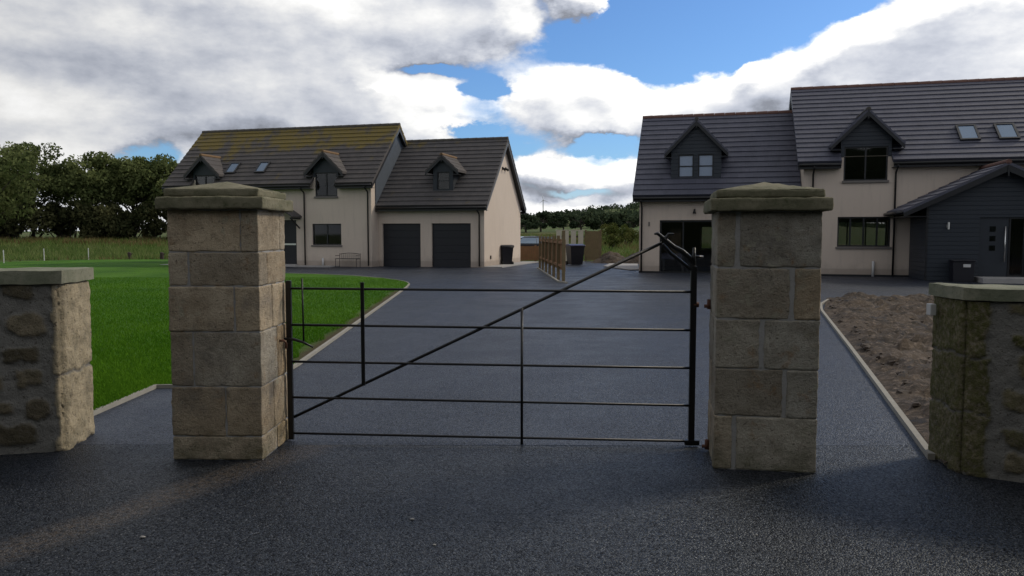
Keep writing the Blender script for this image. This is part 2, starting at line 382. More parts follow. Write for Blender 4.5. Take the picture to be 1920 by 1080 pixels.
def quads_mesh(name, V, m, parent=None, tint=None, tri=False):
    """V: (n,k,3) array of separate faces"""
    n, k, _ = V.shape
    me = bpy.data.meshes.new(name); me.vertices.add(n * k); me.vertices.foreach_set('co', V.astype(np.float32).ravel())
    me.loops.add(n * k); me.loops.foreach_set('vertex_index', np.arange(n * k, dtype=np.int32))
    me.polygons.add(n); me.polygons.foreach_set('loop_start', np.arange(0, n * k, k, dtype=np.int32)); me.polygons.foreach_set('loop_total', np.full(n, k, dtype=np.int32))
    me.update(calc_edges=True); me.materials.append(m)
    if tint is not None:
        ca = me.color_attributes.new('tint', 'FLOAT_COLOR', 'POINT')
        t = np.repeat(tint, k); ca.data.foreach_set('color', np.stack([t, t, t, np.ones_like(t)], 1).astype(np.float32).ravel())
    o = bpy.data.objects.new(name, me); COL.objects.link(o)
    if parent: o.parent = parent
    return o

# ------------------------------------------------------------ ground
def sstep(t): t = np.clip(t, 0, 1); return t * t * (3 - 2 * t)
def terrain(x, y):
    x = np.asarray(x, float); y = np.asarray(y, float)
    r = 1.15 * sstep((y - 50) / 30) + .95 * sstep((y - 85) / 55)
    hill = 11.0 * np.exp(-((x - 75) / 62) ** 2 - ((y - 400) / 90) ** 2) + 3.0 * np.exp(-((x - 0) / 200) ** 2 - ((y - 420) / 120) ** 2)
    und = .12 * np.sin(x * .21 + 1) * np.sin(y * .17) * sstep((y - 50) / 20)
    return r + hill + und
def grid_object(name, xs, ys, zf, m, kind='structure'):
    X, Y = np.meshgrid(xs, ys); Z = zf(X, Y); nx, ny = len(xs), len(ys)
    vs = np.stack([X, Y, Z], -1).reshape(-1, 3)
    fs = [(j * nx + i, j * nx + i + 1, (j + 1) * nx + i + 1, (j + 1) * nx + i) for j in range(ny - 1) for i in range(nx - 1)]
    me = bpy.data.meshes.new(name); me.from_pydata(vs.tolist(), [], fs); me.materials.append(m)
    me.polygons.foreach_set('use_smooth', [True] * len(fs))
    o = bpy.data.objects.new(name, me); COL.objects.link(o); tag(o, kind=kind); return o
xs = np.concatenate([np.array([-3000, -1500, -700, -350, -220]), np.arange(-150, 200, 5.), np.array([220, 300, 450, 900, 3000])])
ys = np.concatenate([np.array([-2000, -500, -100, -30]), np.arange(0, 160, 4.), np.arange(160, 560, 14.), np.array([650, 900, 1500, 3500])])
grid_object('ground', xs, ys, lambda X, Y: terrain(X, Y) - .035, M['field'])
def sheet(name, poly, z, m, z0=None, kind='structure'):
    mb = MB(); mb.prism(poly, 'z', z - .03 if z0 is None else z0, z); return tag(mb.build(name, m), kind=kind)
sheet('road', [(-30, -12), (30, -12), (30, 5.83), (-30, 5.98)], 0.0, M['apron'])
sheet('driveway', [(-3.95, 5.85), (3.3, 5.815), (30, 5.7), (30, 46), (-3, 46), (-12.5, 42), (-12.5, 29), (-3.95, 20)], 0.001, M['asphalt'])
# lawn
kerbL = [(-3.705, 6.3), (-3.71, 8.03), (-2.62, 8.05), (-2.61, 9.45), (-2.84, 15.5), (-3.10, 22.07)]
curve = [(-3.16, 23.4), (-3.25, 24.6), (-3.45, 25.6), (-3.85, 26.6), (-4.7, 28.0), (-6.0, 29.6), (-7.4, 30.6), (-9.0, 31.4)]
far_edge = [(-12.45, 32.7), (-12.5, 40), (-21.2, 48.8), (-26.5, 48.2), (-29.5, 43), (-60, 27), (-60, 3), (-9, 5.2), (-3.8, 6.2)]
lawn_poly = kerbL + curve + far_edge
sheet('lawn', lawn_poly, .028, M['lawn'], z0=-.02)
def ribbon(name, pts, w, h, m, z0=-.02, closed=False):
    mb = MB(); n = len(pts); L = []; Rr = []
    for i, p in enumerate(pts):
        a = Vector(pts[max(i - 1, 0)]); b = Vector(pts[min(i + 1, n - 1)]); d = (b - a).normalized(); nn = Vector((-d.y, d.x))
        L.append(Vector(p) + nn * w / 2); Rr.append(Vector(p) - nn * w / 2)
    for i in range(n - 1):
        mb.prism([L[i], Rr[i], Rr[i + 1], L[i + 1]], 'z', z0, h)
    return mb.build(name, m)
o = ribbon('lawn_edging', kerbL + curve, .045, .04, M['kerb']); tag(o, kind='structure')
kerbR = [(2.98, 5.45), (4.7, 10.75), (6.38, 16.0), (6.95, 17.5), (7.6, 18.7)]
o = ribbon('drive_edging', kerbR, .048, .045, M['kerb']); tag(o, kind='structure')
# soil bed: lumpy sheet to the right of the edging
def in_poly(x, y, poly):
    c = np.zeros(np.shape(x), bool); n = len(poly)
    for i in range(n):
        x1, y1 = poly[i]; x2, y2 = poly[(i + 1) % n]
        if y1 == y2: continue
        c ^= ((y1 > y) != (y2 > y)) & (x < (x2 - x1) * (y - y1) / (y2 - y1) + x1)
    return c
def fbm(x, y, s, o=4): return noise.fractal(Vector((x * s, y * s, 3.1)), .8, 2.1, o, noise_basis='PERLIN_ORIGINAL')
def soil():
    mb = MB(); ny, nx = 120, 110
    rows = []
    for j in range(ny + 1):
        y = 5.25 + (19.2 - 5.25) * j / ny
        xl = 3.02 + (y - 5.45) * .3215 if y < 16 else 6.42 + (y - 16) * .42
        xr = 9 + (y - 5) * .9
        for i in range(nx + 1):
            t = i / nx; x = xl + (xr - xl) * t ** 1.3
            e = min(1, (x - xl) / .35, (19.2 - y) / .5)
            z = .035 + max(0, e) * (.06 + .11 * fbm(x, y, 1.1) + .085 * fbm(x, y, 4, 4) + .035 * fbm(x, y, 13, 3))
            mb.v.append((x, y, max(z, .012))); mb.c.append((1, 1, 1))
    for j in range(ny):
        for i in range(nx):
            a = j * (nx + 1) + i; mb.f.append((a, a + 1, a + nx + 2, a + nx + 1))
    o = mb.build('soil', M['soil'], smooth=True); tag(o, kind='structure')
    cl = MB()
    for k in range(2600):
        y = random.uniform(6, 18.9); xl = 3.05 + (y - 5.45) * .3215 if y < 16 else 6.45 + (y - 16) * .42
        x = xl + abs(random.gauss(0, 1)) * 2.6 + .08
        r = random.choice([.010, .012, .015, .018, .022, .03, .045]) * random.uniform(.7, 1.3); z = .06 + .09 * fbm(x, y, 1.1)
        blob(cl, (x, y, z), (r * 1.3, r, r * .75), 5, 4, .35)
    tag(cl.build('stones', M['soilstone']), kind='stuff')
def blob(mb, c, r, seg=7, rings=5, jit=.2, col=None):
    vs = []; fs = []; c = Vector(c)
    for i in range(rings + 1):
        ph = math.pi * i / rings
        for k in range(seg):
            th = 2 * math.pi * k / seg; q = 1 + random.uniform(-jit, jit) * (0 if i in (0, rings) else 1)
            vs.append(c + Vector((r[0] * math.sin(ph) * math.cos(th), r[1] * math.sin(ph) * math.sin(th), r[2] * math.cos(ph))) * q)
    for i in range(rings):
        for k in range(seg): fs.append((i * seg + k, (i + 1) * seg + k, (i + 1) * seg + (k + 1) % seg, i * seg + (k + 1) % seg))
    mb.add(vs, fs, col)
M['soilstone'] = simple('soil_clods', (.062, .047, .036), .9, .5, 2.0, bump=.4)
soil()

# ------------------------------------------------------------ gate pillars
def round_block(mb, x0, x1, y0, y1, z0, z1, col, r=.008, st=.035, amp=.006, seed=0.0):
    c = Vector(((x0 + x1) / 2, (y0 + y1) / 2, (z0 + z1) / 2)); h = Vector(((x1 - x0) / 2, (y1 - y0) / 2, (z1 - z0) / 2))
    rng_ = [max(2, int(math.ceil(2 * h[i] / st))) for i in range(3)]
    def lin(n):   # denser at the edges
        a = [-1 + 2 * i / n for i in range(n + 1)]; return a
    for ax in range(3):
        u, v = (ax + 1) % 3, (ax + 2) % 3
        U = [-h[u], -h[u] + r * .5, -h[u] + r * 1.2] + [t * (h[u] - 2 * r) for t in lin(rng_[u])] + [h[u] - r * 1.2, h[u] - r * .5, h[u]]
        V = [-h[v], -h[v] + r * .5, -h[v] + r * 1.2] + [t * (h[v] - 2 * r) for t in lin(rng_[v])] + [h[v] - r * 1.2, h[v] - r * .5, h[v]]
        for sg in (-1, 1):
            vs = []
            for a in U:
                for b in V:
                    p = Vector((0, 0, 0)); p[ax] = sg * h[ax]; p[u] = a; p[v] = b
                    q = Vector([max(-h[i] + r, min(h[i] - r, p[i])) for i in range(3)])
                    d = p - q
                    if d.length > 1e-6: p = q + d.normalized() * r
                    w = c + p; ww = w + Vector((seed, seed * 2, 0))
                    nz = noise.noise(ww * 9) * amp + noise.noise(ww * 28) * amp * .7 + noise.noise(ww * 70) * amp * .35
                    if d.length > 1e-6: w = w + d.normalized() * (nz - abs(noise.noise(ww * 14)) * amp * (1.6 if d.length > r * 1.05 else .2))
                    vs.append(w)
            nv = len(V); fs = [(i * nv + j, (i + 1) * nv + j, (i + 1) * nv + j + 1, i * nv + j + 1) for i in range(len(U) - 1) for j in range(len(V) - 1)]
            mb.add(vs, fs, col)
def pillar(loc, rz, wx, wy, H, courses, label, seed, gapv, shade_tint=1.0):
    t = empty('gate_pillar', loc, rz, label, 'gate pillar', 'stone pillars either side of the gate')
    mb = MB(); rnd = random.Random(seed); g_ = .005
    for (z0, z1, fx, fy, tone) in courses:
        def tc():
            b = rnd.uniform(.74, 1.12) * shade_tint; wv = rnd.choice([-.03, .02, .04, .07, .13]) if shade_tint == 1 else rnd.choice([-.08, -.05, -.03, .02, .06]); return (b * (1 + wv), b, b * (1 - wv * 1.3))  # right pillar: greyer blocks, with its shade put into their colour
        gy = fy * wy
        if fx: cells = [(0, fx * wx - gapv / 2, 0, gy - g_ / 2), (fx * wx + gapv / 2, wx, 0, gy - g_ / 2)]
        else: cells = [(0, wx, 0, gy - g_ / 2)]
        cells.append((0, wx, gy + g_ / 2, wy))
        for (a, b, c, d) in cells: 
            j = rnd.uniform(-.003, .003)
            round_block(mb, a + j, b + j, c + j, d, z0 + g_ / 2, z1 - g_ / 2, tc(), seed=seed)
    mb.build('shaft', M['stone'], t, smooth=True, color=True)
    MB().box(.008, wx - .008, .008, wy - .008, -.02, H).build('mortar', M['mortar'], t)
    cp = MB()
    round_block(cp, -.055, wx + .055, -.055, wy + .055, H, H + .088, (1, 1, 1), r=.01, amp=.006, seed=seed)
    round_block(cp, -.012, wx + .012, -.012, wy + .012, H + .0885, H + .145, (1, 1, 1), r=.01, amp=.005, seed=seed)
    zt = H + .1445; a = .0
    n = 8; vs = []; fs = []
    for i in range(n + 1):
        for j in range(n + 1):
            u, v = i / n, j / n; hh = min(u, 1 - u, v, 1 - v) * 2
            x, y = -.004 + (wx + .008) * u, -.004 + (wy + .008) * v
            vs.append((x, y, zt + hh * .066 + noise.noise(Vector((x * 9, y * 9, seed))) * .006 * (hh > 0)))
    fs = [(i * (n + 1) + j, (i + 1) * (n + 1) + j, (i + 1) * (n + 1) + j + 1, i * (n + 1) + j + 1) for i in range(n) for j in range(n)]
    cp.add(vs, fs)
    cp.build('cap_stone', M['cap'], t, smooth=True)
    return t
Lc = [(0, .17, 0, .55, 1), (.17, .525, .60, .45, 1), (.525, .915, .25, .6, 1), (.915, 1.235, .72, .45, 1), (1.235, 1.475, .22, .3, 1), (1.475, 1.77, .80, .8, 1)]
pl = pillar((-2.405, 5.45, 0), R(-1.5), .643, .585, 1.77, Lc, 'tan sandstone gate pillar between the lawn and the latch end of the gate', 3, .008)
Rc = [(0, .37, .20, .5, 1), (.37, .695, .68, .6, 1), (.695, 1.03, .45, .35, 1), (1.03, 1.375, .73, .65, 1), (1.375, 1.75, .2, .5, 1)]
pr = pillar((1.375, 5.24, 0), R(-10.3), .668, .56, 1.75, Rc, 'grey-brown stone gate pillar with shade in its tint that carries the gate hinges', 11, .03, .86)
def staple(parent, x, y, z):
    MB().tube([(x - .01, y, z), (x + .035, y, z), (x + .05, y, z - .02), (x + .05, y, z - .06)], .009, 8).build('latch_staple', M['rust'], parent, smooth=True)
staple(pl, .645, .40, .80)
for z in (.035, 1.075):
    MB().tube([(.03, .44, z), (-.05, .44, z)], .013, 8).tube([(-.012, .44, z - .02), (-.012, .44, z + .05)], .018, 8).build('hinge_pin', M['rust'], pr, smooth=True)

# ------------------------------------------------------------ the gate
GA = Vector((-1.712, 5.965)); GB = Vector((1.352, 5.80)); gd = GB - GA; GL = gd.length
gt = empty('field_gate', (GA.x, GA.y, 0), math.atan2(gd.y, gd.x), 'black wrought iron five-bar gate closed between the two pillars', 'gate')
def bar(name, a, b, r, seg=10, r2=None): return MB().tube([a, b], r, seg, r2).build(name, M['iron'], gt, smooth=True)
MB().box(-.021, .021, -.014, .014, .012, 1.245).build('slam_stile', M['iron'], gt, bevel=.003)
hs = MB(); hs.box(GL - .022, GL + .022, -.018, .018, .03, 1.36)
# stile sweeps up and over towards the brace head
arc = [(GL, 1.30), (GL - .008, 1.36), (GL - .035, 1.425), (GL - .085, 1.47), (GL - .15, 1.505), (GL - .215, 1.56), (GL - .27, 1.605), (GL - .295, 1.60)]
hs.tube([(x, 0, z) for x, z in arc], [.020, .021, .021, .020, .018, .016, .013, .008], 8)
hs.tube([(GL - .02, 0, 1.335), (GL - .10, 0, 1.40), (GL - .17, 0, 1.455), (GL - .235, 0, 1.525)], .014, 8)
hs.tube([(GL - .215, 0, 1.56), (GL - .19, 0, 1.60), (GL - .15, 0, 1.60)], [.014, .011, .007], 8)
hs.build('heel_stile', M['iron'], gt, bevel=.002)
MB().tube([(GL, 0, 1.34), (GL, 0, 1.50)], [.016, .011], 8).tube([(GL, 0, 1.43), (GL + .07, .03, 1.43)], .012, 8).build('top_pivot', M['iron'], gt, smooth=True)
MB().box(GL - .05, GL + .06, -.02, .02, .012, .05).build('bottom_pivot', M['iron'], gt, bevel=.004)
hs2 = MB().tube([(GL, 0, 1.075), (GL + .04, 0, 1.075)], .02, 8); hs2.build('hinge_eye', M['rust'], gt, smooth=True)
for zl, zr in ((1.185, 1.170), (.905, .883), (.620, .597), (.342, .312), (.060, .040)):
    bar('rail', (0.0, 0, zl), (GL, 0, zr), .0095)
dz0, dz1 = .185, 1.535
MB().tube([(.02, .014, dz0), (GL - .235, .014, dz1)], .0125, 10).build('diagonal_brace', M['iron'], gt, smooth=True)
def dzat(x): return dz0 + (dz1 - dz0) * (x - .02) / (GL - .255)
u1 = .575; MB().box(u1 - .014, u1 + .014, -.022, -.008, dzat(u1) - .01, 1.235).build('upright', M['iron'], gt, bevel=.002)
u2 = 1.79; MB().tube([(u2, -.012, .0), (u2, -.012, dzat(u2) + .01)], .0105, 8).build('upright', M['iron'], gt, smooth=True)
MB().tube([(.115, -.012, .775), (.11, -.012, 1.262)], .007, 8).build('latch_rod', M['iron'], gt, smooth=True)
MB().tube([(-.075, -.02, .745), (-.075, -.02, .79), (-.05, -.02, .80), (.04, -.02, .795), (.11, -.02, .775), (.19, -.02, .735)], [.009, .011, .012, .012, .010, .007], 8).build('latch_lever', M['iron'], gt, smooth=True)

# ------------------------------------------------------------ boundary walls
def wall(name, front, back, H, capH, label, seed, moss, quoin, sun_tone=1.0):
    moss *= 1.0
    """front / back: matching polylines on the ground, end face first"""
    t = empty(name, (front[0][0], front[0][1], 0), 0, label, 'stone wall', 'stone walls beside the entrance'); o0 = Vector(front[0])
    F = [Vector(p) - o0 for p in front]; B = [Vector(p) - o0 for p in back]
    rnd = random.Random(seed)
    # outline to walk: back end corner -> front end corner -> along the front
    path = [B[0]] + F; Ls = [0]
    for a, b in zip(path[:-1], path[1:]): Ls.append(Ls[-1] + (b - a).length)
    endL = Ls[1]
    stones = []   # centre s, z, half sizes, tone, moss
    z = 0.02; 
    while z < H:
        hz = rnd.uniform(.07, .13)
        s = endL + quoin + rnd.uniform(0, .1)
        while s < Ls[-1]:
            hs_ = rnd.uniform(.08, .22)
            stones.append((s + hs_, z + hz + rnd.uniform(-.02, .02), hs_ * rnd.uniform(.72, .92), hz * rnd.uniform(.55, .85), rnd.uniform(.5, 1.15), moss * rnd.uniform(.2, 1)))
            s += 2 * hs_ + .03
        z += 2 * hz + .015
    z = 0; k = 0
    while z < H - .02:     # quoins wrap the corner
        hz = rnd.uniform(.15, .22) * (1.6 if sun_tone > 1 else 1); w = quoin * rnd.uniform(.78, 1.0)
        stones.append(((endL + w) / 2 - .05, z + hz, (endL + w) / 2 + .05, hz - .004, rnd.uniform(1.0, 1.25) * sun_tone, moss * rnd.uniform(.7, 1)))  # left wall end: sunlight put into the quoin brightness
        z += 2 * hz
    ds = .014; ns = int(Ls[-1] / ds); nz = int(H / ds); rc = .022
    mb = MB()
    for i in range(ns + 1):
        s = Ls[-1] * i / ns
        k = max(j for j in range(len(path) - 1) if Ls[j] <= s + 1e-9)
        a, b = path[k], path[k + 1]; t_ = (s - Ls[k]) / (Ls[k + 1] - Ls[k]); p = a.lerp(b, t_); d = (b - a).normalized()
        nrm = Vector((d.y, -d.x)); cen = (sum(F, Vector((0, 0))) + sum(B, Vector((0, 0)))) / (len(F) + len(B))
        if k == 0: cen = (F[1] + B[1]) / 2
        else: cen = (B[min(k, len(B) - 1)] + B[k - 1]) / 2
        if nrm.dot(p - cen) < 0: nrm = -nrm
        dc = abs(s - endL)
        inset = max(0, .05 - dc) ** 2 / .05 * .8
        for j in range(nz + 1):
            zz = H * j / nz
            wq = Vector((s, zz, seed)); ws = s + .035 * noise.noise(wq * 8) + .012 * noise.noise(wq * 26); wz = zz + .035 * noise.noise(wq * 8 + Vector((5, 5, 5))) + .012 * noise.noise(wq * 26 + Vector((5, 5, 5)))
            best = 0; col = (0, 1, moss * .6)
            for (cs, cz, hx, hz, tn, ms) in stones:
                dx = abs(ws - cs) / hx; 
                if dx > 1.1: continue
                dz_ = abs(wz - cz) / hz
                if dz_ > 1.1: continue
                q = 1 - (dx ** 4 + dz_ ** 4) ** .25
                f_ = max(0, min(1, q / .16 + .35 * noise.noise(Vector((ws, wz, seed)) * 30)))
                if hx > .3: f_ = max(0, min(1, (1 - max(dx, dz_)) / .03))
                if f_ > best: best = f_; col = (f_, tn, ms)
            dd = best * .016 + noise.noise(Vector((p.x, p.y, zz)) * 12) * .009 + noise.noise(Vector((p.x, p.y, zz)) * 38) * .006 - inset
            q = p + nrm * dd
            mb.v.append((q.x, q.y, zz - .005)); mb.c.append(col)
    for i in range(ns):
        for j in range(nz):
            a = i * (nz + 1) + j; mb.f.append((a, a + nz + 1, a + nz + 2, a + 1))
    # plain back
    nb = len(B)
    for a, b in zip(B[:-1], B[1:]): mb.add([(a.x, a.y, 0), (b.x, b.y, 0), (b.x, b.y, H), (a.x, a.y, H)], [(0, 1, 2, 3)], (0, 1, 0))
    me = mb.build('masonry', M['rubble'], t, smooth=True, color=True)
    cp = MB(); ov = .035
    segs = list(zip(F[:-1], F[1:], B[:-1], B[1:]))
    for i, (a, b, c, d) in enumerate(segs):
        def out(p, q, k): return p + (p - q).normalized() * k
        a2, b2, c2, d2 = out(a, c, ov), out(b, d, ov), out(c, a, ov), out(d, b, ov)
        if i == 0:
            e = (a - b).normalized() * ov; a2 += e; c2 += e
        n = 18; m_ = 8; vs = []; 
        for zt in (H + .003, H + capH):
            for q in range(n + 1):
                for w in range(m_ + 1):
                    p = (a2.lerp(b2, q / n)).lerp(c2.lerp(d2, q / n), w / m_)
                    nz_ = noise.noise(Vector((p.x * 6, p.y * 6, zt * 9 + seed))) * .008
                    edge = .006 if (w in (0, m_) or (i == 0 and q == 0)) and zt > H + .01 else 0
                    vs.append((p.x + nz_ * .6, p.y + nz_, zt + nz_ - edge))
        N0 = (n + 1) * (m_ + 1); fs = []
        for q in range(n):
            for w in range(m_):
                x = q * (m_ + 1) + w; y = x + m_ + 1
                fs.append((x, x + 1, y + 1, y)); fs.append((N0 + x, N0 + y, N0 + y + 1, N0 + x + 1))
            for w in (0, m_):
                x = q * (m_ + 1) + w; y = x + m_ + 1; fs.append((x, y, N0 + y, N0 + x))
        for q in (0, n):
            for w in range(m_):
                x = q * (m_ + 1) + w; fs.append((x, x + 1, N0 + x + 1, N0 + x))
        cp.add(vs, fs)
    cp.build('coping', M['cope'], t, smooth=False)
    return t
wl = wall('boundary_wall', [(-3.30, 5.67), (-3.72, 5.572), (-5.2, 5.15), (-8, 4.1)], [(-3.36, 6.16), (-3.82, 6.06), (-5.35, 5.63), (-8.2, 4.6)], 1.238, .102,
     'low stone wall with a dressed end brightened as sunlit next to the lawn', 5, .12, .06, 1.75)
wr = wall('boundary_wall', [(2.99, 5.115), (3.30, 4.93), (3.9, 4.5), (5.2, 3.4)], [(3.03, 5.56), (3.44, 5.40), (4.15, 4.95), (5.5, 3.8)], 1.165, .088,
     'low mossy rubble wall with a green-stained end beside the bare soil', 9, 1.0, .16)
MB().box(-.052, -.012, .34, .40, 1.03, 1.11).build('small_pale_block', M['white'], wr, bevel=.004)

# ------------------------------------------------------------ houses
def panel(mb, x0, x1, z0, z1, y0, y1, opens):
    xs_ = sorted({x0, x1, *[v for o in opens for v in (o[0], o[1])]}); zs_ = sorted({z0, z1, *[v for o in opens for v in (o[2], o[3])]})
    for a, b in zip(xs_[:-1], xs_[1:]):
        run = None
        for c, d in zip(zs_[:-1], zs_[1:]):
            hole = any(o[0] <= (a + b) / 2 <= o[1] and o[2] <= (c + d) / 2 <= o[3] for o in opens)
            if hole:
                if run: mb.box(a, b, y0, y1, run[0], run[1]); run = None
            else: run = (run[0] if run else c, d)
        if run: mb.box(a, b, y0, y1, run[0], run[1])
def courses(mb, x0, x1, b0, z0, b1, z1, gauge, cuts, back=False, thick=.11):
    """stepped tile courses on a slope that climbs from (b0,z0) to (b1,z1); cuts: (xa,xb,z_limit)"""
    Ls = math.hypot(b1 - b0, z1 - z0); n = max(1, round(Ls / gauge)); tb, tz = (b1 - b0) / Ls, (z1 - z0) / Ls
    nb, nz = (-tz, tb) if tb > 0 else (tz, -tb)
    def P(t, h): return (b0 + tb * t + nb * h, z0 + tz * t + nz * h)
    for i in range(n):
        t0, t1 = Ls * i / n, Ls * (i + 1) / n; zm = z0 + tz * (t0 + t1) / 2
        segs = [(x0, x1)]
        for (xa, xb, za_, zl) in cuts:
            if za_ < zm < zl:
                ns_ = []
                for (a, b) in segs:
                    if xb <= a or xa >= b: ns_.append((a, b)); continue
                    if xa > a: ns_.append((a, xa))
                    if xb < b: ns_.append((xb, b))
                segs = ns_
        for (a, b) in segs:
            if b - a > .01: mb.prism([P(t0, -thick), P(t0, .03), P(t1, -.004), P(t1, -thick)], 'x', a, b)
def window(parent, x0, x1, z0, z1, y, mulls=(), trans=(), sill=True, fw=.055, y_in=.11, reveal=True, glass='glass', room=False):
    w = MB(); d0, d1 = y + y_in - .035, y + y_in + .035
    w.box(x0, x1, d0, d1, z0, z0 + fw); w.box(x0, x1, d0, d1, z1 - fw, z1); w.box(x0, x0 + fw, d0, d1, z0 + fw, z1 - fw); w.box(x1 - fw, x1, d0, d1, z0 + fw, z1 - fw)
    for m_ in mulls: w.box(m_ - fw * .55, m_ + fw * .55, d0 + .004, d1 - .004, z0 + fw, z1 - fw)
    for t_ in trans: w.box(x0 + fw, x1 - fw, d0 + .008, d1 - .008, t_ - fw * .4, t_ + fw * .4)
    o = w.build('window', M['anth'], parent)
    if y_in == .085: glass = 'glass_pale'
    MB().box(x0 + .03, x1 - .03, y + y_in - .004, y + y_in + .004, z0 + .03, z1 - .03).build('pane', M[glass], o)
    if sill: MB().box(x0 - .05, x1 + .05, y - .05, y + .10, z0 - .085, z0 - .002).build('sill', M['sill'], o, bevel=.006)
    return o
def house_block(parent, s0, s1, b0, W_, ez, rz, e, o, tile, ridgem, opens, ropens, cuts, gauge=.345, left_gable=True, right_gable=True, eave_cut=(), lo=None, ro=None, gx=.0):
    tn = (rz - ez) / (W_ / 2 + e); zt = ez + e * tn - .12
    lo = o if lo is None else lo; ro = o if ro is None else ro
    wl_ = MB(); T = .3
    panel(wl_, s0, s1, -.02, zt, b0, b0 + T, opens); panel(wl_, s0, s1, -.02, zt, b0 + W_ - T, b0 + W_, ropens)
    for (x, on) in ((s0, left_gable), (s1 - T, right_gable)):
        if on is None: continue
        xa, xb = (x, x + T)
        rt = zt + W_ / 2 * tn
        wl_.prism([(b0 + T, -.02), (b0 + W_ - T, -.02), (b0 + W_ - T, zt + T * tn - .02), (b0 + W_ / 2, rt - .02), (b0 + T, zt + T * tn - .02)], 'x', xa, xb)
        # sloped fillets over the front and rear walls
        wl_.prism([(b0, zt), (b0 + T, zt), (b0 + T, zt + T * tn - .02)], 'x', xa, xb); wl_.prism([(b0 + W_, zt), (b0 + W_ - T, zt), (b0 + W_ - T, zt + T * tn - .02)], 'x', xa, xb)
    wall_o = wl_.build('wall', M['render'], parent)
    rf = MB(); courses(rf, s0 - lo, s1 + ro, b0 - e, ez, b0 + W_ / 2, rz, gauge, cuts); courses(rf, s0 - lo, s1 + ro, b0 + W_ + e, ez, b0 + W_ / 2, rz, gauge, [])
    rf_o = rf.build('roof', M[tile], parent)
    rd = MB(); x = s0 - lo
    while x < s1 + ro - .05:
        x2 = min(x + .45, s1 + ro)
        rd.tube([(x, b0 + W_ / 2, rz - .045), (x2 - .012, b0 + W_ / 2, rz - .045)], [.105, .115], 10); x = x2
    rd.build('ridge_tiles', M[ridgem], rf_o)
    # verge boards, soffit, gutters
    for (x, xa, xb) in ((s0 - lo + .012, s0 - lo + .05, s0 - .004), (s1 + ro - .045, s1 + .004, s1 + ro - .05)):
        vb = MB()
        for sg in (1, -1):
            def Q(bb): return b0 + W_ / 2 + sg * (bb - b0 - W_ / 2)
            vb.prism([(Q(b0 - e + .01), ez - .30), (Q(b0 - e + .01), ez - .10), (Q(b0 + W_ / 2), rz - .13), (Q(b0 + W_ / 2), rz - .36)], 'x', x, x + .033)
            if xb - xa > .04:
                vb.prism([(Q(b0 - e + .05), ez - .22), (Q(b0 - e + .05), ez - .19), (Q(b0 + W_ / 2), rz - .21), (Q(b0 + W_ / 2), rz - .24)], 'x', xa, xb)
        vb.build('verge_board', M['anth'], rf_o)
    segs = [(s0 - lo + .05, s1 + ro - .05)]
    for (xa, xb) in eave_cut:
        ns_ = []
        for (a, b) in segs:
            if xb <= a or xa >= b: ns_.append((a, b)); continue
            if xa > a: ns_.append((a, xa))
            if xb < b: ns_.append((xb, b))
        segs = ns_
    for (a, b) in segs:
        MB().box(a, b, b0 - e + .012, b0 - e + .035, ez - .26, ez - .10).box(a, b, b0 - e + .035, b0 - .002, ez - .255, ez - .235).build('fascia', M['anth'], rf_o)
        MB().tube([(a, b0 - e - .05, ez - .12), (b, b0 - e - .05, ez - .12)], .058, 8).build('gutter', M['gutter'], rf_o, smooth=True)
    a, b = s0 - lo + .05, s1 + ro - .05
    MB().box(a, b, b0 + W_ + e - .035, b0 + W_ + e - .012, ez - .26, ez - .10).box(a, b, b0 + W_ + .002, b0 + W_ + e - .035, ez - .255, ez - .235).build('fascia', M['anth'], rf_o)
    return wall_o, rf_o, tn, zt
def downpipe(parent, x, b0, e, ez, zb=0.0):
    y = b0 - .07
    MB().tube([(x, b0 - e - .05, ez - .16), (x, b0 - e - .03, ez - .24), (x, y - .02, ez - .42), (x, y, ez - .50), (x, y, .06 + zb)], .036, 8).build('downpipe', M['gutter'], parent, smooth=True)
